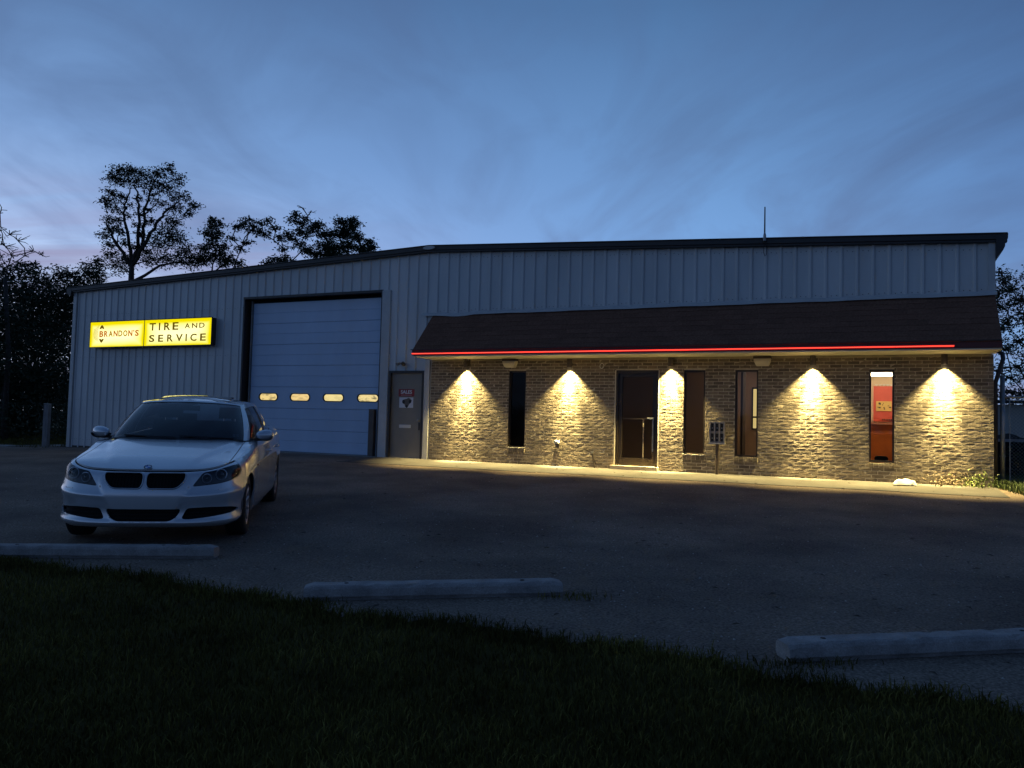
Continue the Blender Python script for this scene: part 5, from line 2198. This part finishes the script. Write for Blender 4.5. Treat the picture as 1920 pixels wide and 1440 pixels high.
# wheels
for (ya) in (0.0, 2.76):
    for sg in (1, -1):
        wh = bpy.data.objects.new('wheel', None)
        COL.objects.link(wh)
        wh.parent = car
        wh.location = (sg * .775, ya, .316)
        wh.rotation_euler = (0, R(90 * sg), R(2) if ya == 0 else 0)
        prof = [(.205, -.10), (.25, -.105), (.295, -.10), (.312, -.085), (.316, -.05), (.316, .05), (.312, .085), (.295, .10), (.25, .105), (.205, .10)]
        obj('tyre', MB().lathe(prof, 40), M_TYRE, wh, smooth=True)
        rim = MB().lathe([(.212, -.10), (.212, .085), (.205, .095), (.196, .088), (.190, .03), (.190, -.10)], 36)
        rim.lathe([(0, .075), (.03, .075), (.05, .065), (.055, .03)], 20)
        for k in range(10):
            a_ = 2 * math.pi * k / 10
            ca, sa = math.cos(a_), math.sin(a_)
            rim.tube([(.04 * ca, .04 * sa, .055), (.12 * ca, .12 * sa, .068), (.198 * ca, .198 * sa, .080)], [.016, .013, .017], 6)
        obj('rim', rim, M_RIM, wh, smooth=False)
        obj('brake_disc', MB().lathe([(0, .0), (.15, .0), (.15, .012), (0, .012)], 24), M_STEEL, wh)

# ------------------------------------------------------------------ trees
M_BARK = mat('bark', (.050, .040, .032), .95, var=.3, vscale=14, bump=.6, bscale=30)
M_LEAF = mat('leaf_green', (.040, .055, .018), .7, var=.35, vscale=1.2)
M_LEAFD = mat('leaf_dark', (.026, .040, .014), .75, var=.35, vscale=1.0)


def leaves(mb, centre, rad, n, size, r, clump=9):
    cs = []
    for _ in range(max(2, n // clump)):
        while True:
            d = Vector((r.uniform(-1, 1), r.uniform(-1, 1), r.uniform(-1, 1)))
            if d.length < 1:
                break
        cs.append(Vector((centre[0] + d.x * rad[0], centre[1] + d.y * rad[1], centre[2] + d.z * rad[2])))
    V, Fc = mb.v, mb.f
    for i in range(n):
        c = cs[i % len(cs)]
        g = max(.12, min(rad) * .45)
        p = c + Vector((r.gauss(0, g), r.gauss(0, g), r.gauss(0, g * .65)))
        a = Vector((r.gauss(0, 1), r.gauss(0, 1), r.gauss(0, .6)))
        if a.length < 1e-3:
            continue
        a.normalize()
        b = a.orthogonal().normalized()
        b = (Matrix.Rotation(r.uniform(0, 6.28), 3, a) @ b)
        l, w = size * r.uniform(.6, 1.35), size * r.uniform(.25, .45)
        o = len(V)
        V += [tuple(p - a * l * .5), tuple(p + b * w * .5), tuple(p + a * l * .5 - Vector((0, 0, l * .15))), tuple(p - b * w * .5)]
        Fc.append((o, o + 1, o + 2, o + 3))
    return cs


def tree(name, label, base, pads, trunk_r, r, leaf=.15, mat_=None, fork=.35, group=None, twigs=True, trunk_pts=None, limbs=(), thick=1.0):
    """pads: (centre, (rx, ry, rz), leaf count)"""
    base = Vector(base)
    t_ = thing(name, label, 'tree', base, 0, group)
    tb, lb = MB(), MB()
    top = max(p[0][2] for p in pads)
    H = top - base.z
    ctr = sum((Vector(p[0]) for p in pads), Vector()) / len(pads)
    nodes = []          # (point, radius)
    tp = trunk_pts or [base, base + Vector((r.uniform(-.15, .15), r.uniform(-.15, .15), H * fork * .5)),
                       base + Vector(((ctr.x - base.x) * .25, (ctr.y - base.y) * .25, H * fork))]
    tp = [Vector(q) for q in tp]
    rel = [q - base for q in tp]
    tb.tube(rel, [trunk_r * (1 - .35 * i / (len(rel) - 1)) for i in range(len(rel))], 9)
    for i, q in enumerate(tp[1:]):
        nodes.append((q, trunk_r * .6))
    for lb_ in limbs:
        lp = [Vector(q) for q in lb_]
        fine_ = []
        for k in range(len(lp) - 1):
            for i in range(4):
                fine_.append(lp[k] + (lp[k + 1] - lp[k]) * i / 4 + Vector((r.gauss(0, .04), r.gauss(0, .04), 0)) * (i > 0))
        fine_.append(lp[-1])
        rs = [trunk_r * (.55 - .42 * i / len(fine_)) for i in range(len(fine_))]
        tb.tube([q - base for q in fine_], rs, 7, cap=False)
        nodes += [(q, a_) for q, a_ in list(zip(fine_, rs))[3:]]
    order = sorted(pads, key=lambda p: (Vector(p[0]) - tp[-1]).length)
    for c, rad, n in order:
        c = Vector(c)
        best, bc = None, 1e9
        for q, rr in nodes:
            d = c - q
            if d.z < .05 * H * 0 - .2:
                continue
            cost = d.length + max(0, (math.hypot(d.x, d.y) - d.z)) * .6 - rr * 4
            if cost < bc and d.length > .05:
                bc, best = cost, (q, rr)
        if best is None:
            best = nodes[-1]
        q, rr = best
        d = c - q
        L_ = d.length
        r0 = min(rr * .8, max(.028, trunk_r * .10 + .024 * L_) * thick)
        pts, rs = [q], [r0]
        k = max(2, int(L_ / .8))
        bend = Vector((r.uniform(-1, 1), r.uniform(-1, 1), r.uniform(-.2, .5))) * L_ * .12
        for i in range(1, k + 1):
            t = i / k
            p = q + Vector((d.x * t ** 1.15, d.y * t ** 1.15, d.z * (1 - (1 - t) ** 1.2))) + bend * math.sin(t * math.pi) + Vector((r.gauss(0, .03), r.gauss(0, .03), r.gauss(0, .03))) * L_ * (.6 if i < k else 0)
            pts.append(p)
            rs.append(max(.017 * thick, r0 * (1 - .72 * t)))
            nodes.append((p, rs[-1]))
        tb.tube([p - base for p in pts], rs, 6, cap=False)
        if n:
            cs = leaves(lb, Vector(c) - base, rad, n, leaf, r)
        else:
            cs = [Vector(c) - base + Vector((r.uniform(-1, 1) * rad[0], r.uniform(-1, 1) * rad[1], r.uniform(-.4, 1) * rad[2])) for _ in range(6)]
        if twigs:
            for e in cs[:11]:
                mid = (Vector(c) - base) * .5 + e * .5 + Vector((r.gauss(0, .05), r.gauss(0, .05), r.gauss(0, .05)))
                tb.tube([Vector(c) - base, mid, e], [max(.016, rs[-1] * .9), .014, .010], 4, cap=False)
    obj('trunk', tb, M_BARK, t_, smooth=True, fix=False)
    if lb.f:
        obj('crown', lb, mat_ or M_LEAF, t_, fix=False)
    return t_


def pix_pads(lst, Y, ox, oy, sc, dens_=1.0, depth=.9, r=None, mn=40):
    out = []
    k = Y / FPX
    for (x, y, rx, ry) in lst:
        d = r.uniform(-depth, depth)
        c = at(ox + x / sc, oy + y / sc, Y + d)
        a, b = rx / sc * k, ry / sc * k
        out.append((c, (a, (a + b) * .6, b), int(max(mn, 150 * a * b * 10 * dens_ / 2))))
    return out


def ground_at(x, y):
    return Vector((x, y, ground_z(x, y)))


r = random.Random(11)
# the tall tree behind the roof
Yb = 42.0
BIG = [(595, 85, 60, 28), (650, 80, 50, 22), (700, 95, 60, 28), (780, 92, 55, 28), (848, 72, 36, 24), (888, 125, 42, 30), (560, 120, 36, 32), (640, 135, 60, 26), (730, 145, 75, 28), (825, 165, 70, 30),
       (897, 212, 52, 28), (965, 258, 42, 26), (940, 300, 36, 16), (520, 235, 32, 26), (560, 200, 42, 30), (575, 265, 48, 26), (545, 320, 36, 22), (870, 262, 50, 24), (790, 240, 48, 16),
       (865, 330, 52, 32), (840, 385, 68, 36), (800, 445, 66, 42), (890, 425, 52, 40), (930, 485, 50, 44), (560, 368, 52, 24), (515, 400, 40, 18), (600, 385, 40, 22), (545, 450, 40, 18),
       (625, 440, 32, 20), (560, 500, 46, 26), (700, 395, 40, 16), (640, 520, 40, 30), (720, 480, 40, 30), (760, 520, 60, 40), (860, 520, 60, 40), (960, 540, 50, 40), (490, 540, 40, 30), (600, 560, 60, 40)]
bb = at(250, 800, Yb)
b0 = ground_at(bb.x, bb.y)
tpts = [b0, Vector((b0.x + .1, b0.y, 3.5)), at(246, 530, Yb), at(247, 497, Yb)]
MIDS = [(650, 250, 30, 12), (700, 300, 34, 12), (740, 270, 30, 14), (670, 350, 26, 12), (720, 350, 30, 14), (630, 300, 26, 12), (760, 330, 34, 18), (690, 460, 36, 18), (610, 210, 34, 18), (680, 215, 40, 12), (760, 200, 40, 14), (590, 330, 30, 14)]


def cl(x, y, d=0):
    return at(x / 2.6667, 290 + y / 2.6667, Yb + d)


LIMBS = [[cl(658, 552), cl(645, 450, .3), cl(622, 330, .5), cl(622, 250, .6), cl(650, 170, .5)], [cl(660, 548), cl(690, 440, -.3), cl(694, 300, -.4), cl(690, 200, -.4), cl(670, 150, -.3)],
         [cl(664, 545), cl(715, 430, .2), cl(722, 300, .5), cl(745, 210, .7), cl(770, 130, .8)], [cl(664, 550), cl(740, 420, -.5), cl(800, 320, -.8), cl(840, 275, -.9), cl(900, 230, -1)],
         [cl(655, 555), cl(600, 470, -.3), cl(560, 400, -.5), cl(530, 340, -.6)]]
tree('tall_tree', 'tallest dark tree, standing behind the left half of the roof', b0, pix_pads(BIG + MIDS, Yb, 0, 290, 2.6667, 2.3, 1.0, r, 60), .20, r, leaf=.17, mat_=M_LEAFD, trunk_pts=tpts, limbs=LIMBS)
SM = [('thin open tree right beside the tallest tree', 'slender_tree', 395, [(1070, 335, 36, 20), (1035, 388, 36, 24), (1092, 392, 34, 16), (1060, 450, 40, 24), (1095, 505, 42, 34), (1040, 520, 40, 34), (1010, 470, 34, 20), (1100, 350, 26, 14), (1120, 455, 30, 20), (1000, 520, 40, 30), (1075, 420, 36, 20), (1050, 360, 30, 18), (1130, 540, 40, 26)], .9, .07),
      ('thin forked tree with a flat top behind the roof', 'slender_tree', 445, [(1240, 328, 36, 16), (1180, 362, 36, 16), (1275, 356, 36, 16), (1232, 440, 34, 12), (1160, 420, 22, 12), (1140, 520, 30, 34), (1215, 350, 30, 14), (1205, 470, 28, 18), (1255, 380, 30, 14), (1190, 540, 40, 20)], .8, .06),
      ('thin crooked tree between the forked tree and the wispy tree', 'slender_tree', 512, [(1340, 332, 34, 14), (1378, 370, 36, 16), (1322, 400, 36, 18), (1405, 420, 36, 16), (1390, 530, 46, 20), (1300, 380, 22, 14), (1310, 350, 22, 12), (1350, 540, 40, 18), (1420, 470, 30, 18), (1430, 520, 40, 22)], .8, .07),
      ('wispy tree with bare upper twigs behind the roof', 'slender_tree', 545, [(1470, 330, 34, 20), (1525, 325, 34, 18), (1440, 395, 38, 18), (1500, 385, 36, 20), (1520, 350, 30, 18), (1460, 420, 30, 16), (1480, 300, 20, 14), (1490, 440, 34, 20), (1530, 400, 34, 18), (1520, 470, 34, 22)], .7, .07),
      ('broad leafy tree right of the wispy tree behind the roof', 'leafy_tree', 640, [(1700, 335, 34, 20), (1765, 340, 42, 24), (1740, 388, 52, 32), (1682, 398, 50, 28), (1580, 355, 44, 22), (1612, 400, 38, 20), (1640, 458, 62, 30), (1722, 458, 62, 30),
                                                                                         (1785, 418, 36, 24), (1560, 492, 44, 20), (1625, 500, 52, 22), (1555, 380, 30, 16), (1800, 470, 40, 26), (1700, 510, 70, 26)], 1.5, .12),
      ('little tuft of a tree at the right end of the tree row', 'leafy_tree', 692, [(1850, 440, 30, 20), (1842, 478, 32, 24), (1862, 462, 22, 16)], 1.3, .06)]
bare_pads = {3: [(1510, 265, 30, 14), (1555, 285, 24, 16), (1450, 310, 24, 18)]}
for i, (lab, nm, px, lst, dn, tr) in enumerate(SM):
    Y = 40.5 + (i % 3) * 1.2
    q = at(px, 800, Y)
    g = ground_at(q.x, q.y)
    pads = pix_pads(lst, Y, 0, 290, 2.6667, dn * 3.2, .6, r, 95)
    if i in bare_pads:
        pads += [(c, rd, 0) for c, rd, _ in pix_pads(bare_pads[i], Y, 0, 290, 2.6667, 1, .4, r)]
    tree(nm, lab, g, pads, tr * 1.6, r, leaf=.18, mat_=M_LEAFD, thick=1.7, trunk_pts=[g, Vector((g.x + r.uniform(-.1, .1), g.y, 3.2)), at(px + r.uniform(-4, 4), 515, Y)], group='slim trees rising behind the roof')

# dark thicket of trees left of the building
TH = [('dense dark tree at the left corner of the building', 34.0, 118, [(118, 512, 24, 14), (100, 535, 30, 18), (130, 545, 24, 18), (112, 570, 32, 24), (92, 600, 36, 28), (125, 610, 30, 28), (150, 520, 26, 14), (165, 505, 22, 12), (140, 575, 26, 24), (120, 660, 36, 36), (95, 720, 40, 40), (128, 740, 36, 44), (160, 540, 30, 20), (180, 520, 22, 14)]),
      ('dense dark tree second from the corner in the left thicket', 32.0, 60, [(48, 500, 24, 12), (62, 520, 30, 16), (40, 545, 34, 20), (72, 560, 34, 22), (48, 590, 40, 28), (80, 620, 38, 32), (40, 650, 44, 36), (70, 700, 46, 42), (40, 750, 46, 40), (75, 770, 40, 36)]),
      ('dense dark tree at the left edge of the view', 30.0, 10, [(14, 512, 26, 14), (0, 535, 34, 20), (24, 560, 32, 22), (-6, 590, 42, 30), (22, 630, 38, 34), (-4, 680, 44, 40), (20, 730, 42, 40), (0, 780, 50, 40), (-40, 560, 40, 34), (-40, 640, 44, 40), (-44, 720, 44, 44)]),
      ('dense dark tree at the back of the left thicket', 37.0, 90, [(85, 560, 36, 24), (60, 600, 44, 34), (110, 640, 44, 40), (30, 620, 44, 40), (70, 690, 50, 50), (120, 720, 44, 44), (20, 720, 50, 50), (150, 600, 36, 36)]),
      ('dense dark tree beyond the left edge of the lot', 31.0, -90, [(-80, 470, 44, 30), (-110, 520, 50, 40), (-70, 560, 50, 40), (-110, 620, 60, 50), (-70, 680, 60, 50), (-100, 750, 60, 50)])]
for i, (lab, Y, px, lst) in enumerate(TH):
    q = at(px, 820, Y)
    g = ground_at(q.x, q.y)
    tree('thicket_tree', lab, g, pix_pads(lst, Y, 0, 0, 1.0, 2.6, .9, r, 120), .11, r, leaf=.17, mat_=M_LEAFD, group='thicket of trees left of the building')
# leafless tree
q = at(8, 800, 29.0)
g = ground_at(q.x, q.y)
BT = [(2, 432, 16, 14), (18, 440, 18, 16), (34, 452, 16, 16), (10, 462, 18, 12), (62, 470, 18, 12), (46, 480, 18, 12), (78, 478, 12, 10), (22, 480, 18, 12), (-14, 420, 20, 24), (0, 400, 12, 18)]
pads = [(c, rd, 0) for c, rd, _ in pix_pads(BT, 29.0, 0, 0, 1.0, 1, .5, r)]
pads += pix_pads([(4, 455, 14, 14), (-10, 440, 16, 16), (2, 480, 16, 14)], 29.0, 0, 0, 1.0, .5, .4, r, 30)
tree('bare_tree', 'nearly leafless tree with thin twigs above the left thicket', g, pads, .10, r, leaf=.11, mat_=M_LEAFD, trunk_pts=[g, Vector((g.x, g.y, 3.0)), at(10, 520, 29.0)])

# low scrub under the thicket
mb = MB()
for i in range(90):
    x = r.uniform(-27, -13.8)
    y = r.uniform(27.5, 39)
    if y < 27.5 + (x + 13.8) * 0:
        continue
    leaves(mb, Vector((x, y, ground_z(x, y) + .7)), (.8, .7, .9), 130, .16, r)
sc_ = obj('scrub', mb, M_LEAFD, None, fix=False, kind='stuff')

# tree at the right, beyond the fence
RT = [(1876, 512, 16, 12), (1884, 530, 22, 12), (1872, 548, 18, 14), (1898, 545, 20, 12), (1905, 562, 20, 12), (1880, 575, 24, 14), (1912, 585, 18, 14), (1890, 600, 26, 14), (1876, 620, 20, 14), (1908, 640, 18, 12), (1885, 655, 22, 16), (1880, 690, 18, 16),
      (1910, 690, 16, 14), (1898, 710, 26, 12), (1880, 735, 22, 14), (1912, 740, 20, 12), (1930, 600, 20, 24), (1945, 560, 26, 24), (1935, 520, 24, 20), (1940, 660, 30, 30), (1960, 620, 30, 40), (1950, 720, 30, 26), (1860, 560, 20, 24), (1858, 640, 20, 30)]
q = at(1935, 860, 25.0)
g = ground_at(q.x, q.y)
tree('leafy_tree', 'leafy tree behind the right end of the building and the fence', g, pix_pads(RT, 25.0, 0, 0, 1.0, 2.6, .8, r, 60), .12, r, leaf=.13, mat_=M_LEAFD)
bz_ = []
for i in range(7):
    x, y = 10.2 + i * .62, 16.4 + r.uniform(0, 1.0) + i * .1
    bz_.append((x, y))
for i, (x, y) in enumerate(bz_[:4]):
    g = ground_at(x, y)
    pads = [(Vector((x + r.uniform(-.3, .3), y + r.uniform(-.2, .2), g.z + h)), (.34, .3, .2), 110) for h in (.18, .34, .5, .62)]
    tree('bush', ('low dark bush behind the fence nearest the post', 'second low bush behind the chain link fence', 'third low bush along the chain link fence', 'low bush farthest right behind the chain link fence')[i], g, pads, .02, r, leaf=.09, mat_=M_LEAF, twigs=False, group='low bushes behind the fence')

# small plants at the foot of the bricks, lit by the lamp
M_WEED = mat('weed_green', (.12, .16, .025), .6, var=.3, vscale=6)
M_DRY = mat('dry_stem', (.17, .12, .065), .8, var=.3, vscale=9)


def weed(label, u, d, n, h, m, stems, seed):
    rr = random.Random(seed)
    p = F(u, 0, d)
    p.z = ground_z(p.x, p.y)
    t_ = thing('weed', label, 'plant', p, -PSI, None)
    mb, sb = MB(), MB()
    for k in range(stems):
        a = rr.uniform(0, 6.28)
        l = rr.uniform(.5, 1) * h
        e = Vector((math.cos(a) * l * .7, -abs(math.sin(a)) * l * .35, l * rr.uniform(.5, 1)))
        sb.tube([(0, 0, 0), tuple(e * .5 + Vector((0, 0, l * .12))), tuple(e)], [.006, .005, .003], 4, cap=False)
        for q in range(n // stems):
            f = rr.uniform(.3, 1.05)
            c = e * f + Vector((rr.gauss(0, .03), rr.gauss(0, .02), rr.gauss(0, .03)))
            leaves(mb, c, (.02, .02, .02), 2, .055, rr, 1)
    obj('stem', sb, M_DRY if m is M_DRY else M_WEED, t_, fix=False)
    obj('foliage', mb, m, t_, fix=False)


weed('yellow-green weed growing at the right foot of the brick wall', 24.25, .16, 130, .26, M_WEED, 12, 1)
weed('dry brown weed leaning on the bricks left of the green weed', 23.93, .10, 50, .34, M_DRY, 12, 2)
weed('low dry sprawling weed stems at the foot of the bricks', 23.72, .22, 30, .22, M_DRY, 9, 3)

# ------------------------------------------------------------------ grass
M_GRASS = mat('lawn_grass', (.110, .092, .022), .85, spec=.08, var=.45, vscale=1.1, per_object=.55, island=True)
M_GRASS2 = mat('strip_grass', (.085, .125, .030), .7, var=.35, vscale=3)


def blades(name, pts, hmin, hmax, wid, m, rr):
    n = len(pts)
    V = np.empty((n, 5, 3))
    for i, (x, y, z) in enumerate(pts):
        h = rr.uniform(hmin, hmax)
        a = rr.uniform(0, 6.283)
        w = wid * rr.uniform(.6, 1.3)
        cx, sx2 = math.cos(a) * w, math.sin(a) * w
        b = rr.uniform(0, 6.283)
        k = rr.uniform(.2, .9) * h
        bx_, by_ = math.cos(b) * k, math.sin(b) * k
        V[i] = ((x - cx, y - sx2, z - .01), (x + cx, y + sx2, z - .01), (x + cx * .7 + bx_ * .35, y + sx2 * .7 + by_ * .35, z + h * .6),
                (x - cx * .7 + bx_ * .35, y - sx2 * .7 + by_ * .35, z + h * .6), (x + bx_, y + by_, z + h * .92))
    me = bpy.data.meshes.new(name)
    fs = []
    for i in range(n):
        o = i * 5
        fs += [(o, o + 1, o + 2, o + 3), (o + 3, o + 2, o + 4)]
    me.from_pydata(V.reshape(-1, 3).tolist(), [], fs)
    me.materials.append(m)
    return obj(name, me, None, kind='stuff')


rr = random.Random(5)
pts = []
while len(pts) < 95000:
    # the lawn in view: between the lot's edge and the viewer
    y = .9 + (9.0 - .9) * rr.random() ** 1.25
    x = rr.uniform(-.72, .72) * y * 1.0 + rr.uniform(-.3, .3)
    u = (x - FO.x) * FU.x + (y - FO.y) * FU.y
    d = (x - FO.x) * FN.x + (y - FO.y) * FN.y
    e = edge_d(u)
    if d < e - .22:
        continue
    k = (d - e + .22) / .6
    if rr.random() > .12 + .88 * k:
        continue
    pts.append((x, y, ground_z(x, y) - .012 - .02 * max(0, 1 - k)))
for i in range(900):        # tufts creeping over the edge
    u = rr.uniform(13, 25)
    k = rr.random() ** 3
    p = F(u, 0, edge_d(u) - .28 * k * (1 + math.sin(u * 5)) * .6)
    pts.append((p.x, p.y, ground_z(p.x, p.y) - .004))
for i in range(420):        # tufts at the ends of the stops
    cx, cy = rr.choice(((1.55, 4.70), (1.75, 4.72), (.47, 6.20), (-1.45, 5.92)))
    x, y = cx + rr.gauss(0, .14), cy + rr.gauss(0, .06) - .10
    pts.append((x, y, ground_z(x, y) - .004))
for i in range(13000):       # ragged fringe where turf meets the lot
    u = rr.uniform(13.5, 24.8)
    d = edge_d(u) + rr.gauss(-.01, .09)
    p = F(u, 0, d)
    pts.append((p.x, p.y, ground_z(p.x, p.y) - .010))
blades('lawn', pts, .020, .070, .0038, M_GRASS, rr)
pts = []
for i in range(16000):       # strip round the right corner
    u = rr.uniform(24.35, 29)
    d = rr.uniform(-2.5, 2.5)
    lim = .03 + (2.42 + .35 * math.sin(u * 2.1) + .12 * math.sin(u * 7)) * sstep(24.45, 25.3, u)
    if d > lim or (u < 24.62 and (d < .02 or d > .35)):
        continue
    p = F(u, 0, d)
    pts.append((p.x, p.y, ground_z(p.x, p.y) - .012))
blades('corner_grass', pts, .07, .22, .006, M_GRASS2, rr)
pts = []
for i in range(26000):       # rough grass behind the lot at the left
    u, d = rr.uniform(-14, 0), rr.uniform(-14, 1.5)
    if d > 1.1 + .2 * math.sin(u * 1.3):
        continue
    if u > -.2 and d < 0.02:
        continue
    p = F(u, 0, d)
    pts.append((p.x, p.y, ground_z(p.x, p.y) - .012))
blades('rough_grass', pts, .05, .14, .007, M_GRASS, rr)

# grit and dead leaves on the lot
mb = MB()
for i in range(2600):
    d = 12.0 * rr.random() ** .6
    u = rr.uniform(9, 26)
    p = F(u, 0, d)
    s = rr.uniform(.005, .013) * (1.5 if rr.random() < .05 else 1)
    z = ground_z(p.x, p.y)
    a = rr.uniform(0, 6.28)
    q = [(p.x + s * math.cos(a + t * 2.1), p.y + s * math.sin(a + t * 2.1), z + .001) for t in range(3)]
    o = len(mb.v)
    mb.v += q + [(p.x, p.y, z + s * .8)]
    mb.f += [(o, o + 1, o + 3), (o + 1, o + 2, o + 3), (o + 2, o, o + 3)]
obj('grit', mb, mat('grit_stone', (.34, .30, .25), .9, var=.6, vscale=20), kind='stuff', fix=False)
mb = MB()
for i in range(420):
    u, d = rr.uniform(10, 26), rr.choice((rr.uniform(.2, 4), rr.uniform(6, 12), rr.gauss(9.5, 1.2)))
    p = F(u, 0, max(.1, d))
    z = ground_z(p.x, p.y) + .016
    s = rr.uniform(.015, .04)
    a = rr.uniform(0, 6.28)
    ca, sa = math.cos(a) * s, math.sin(a) * s
    o = len(mb.v)
    mb.v += [(p.x - ca, p.y - sa, z), (p.x + sa * .4, p.y - ca * .4, z + s * .3), (p.x + ca, p.y + sa, z + s * .2), (p.x - sa * .4, p.y + ca * .4, z + s * .35)]
    mb.f.append((o, o + 1, o + 2, o + 3))
obj('dead_leaves', mb, mat('dead_leaf', (.07, .045, .025), .8, var=.4, vscale=15), kind='stuff', fix=False)

# far wood round the horizon
mb = MB()
rr = random.Random(21)
for i in range(230):
    a = 2 * math.pi * i / 230
    R_ = rr.uniform(150, 210)
    x, y = R_ * math.cos(a), R_ * math.sin(a)
    h = rr.uniform(3.5, 6.5)
    z = ground_z(x, y)
    mb.tube([(x, y, z - 1), (x, y, z + h)], [.4, .2], 6)
    leaves(mb, Vector((x, y, z + h * .75)), (6, 6, h * .55), 150, 1.5, rr)
obj('far_wood', mb, M_LEAFD, None, fix=False, kind='stuff')
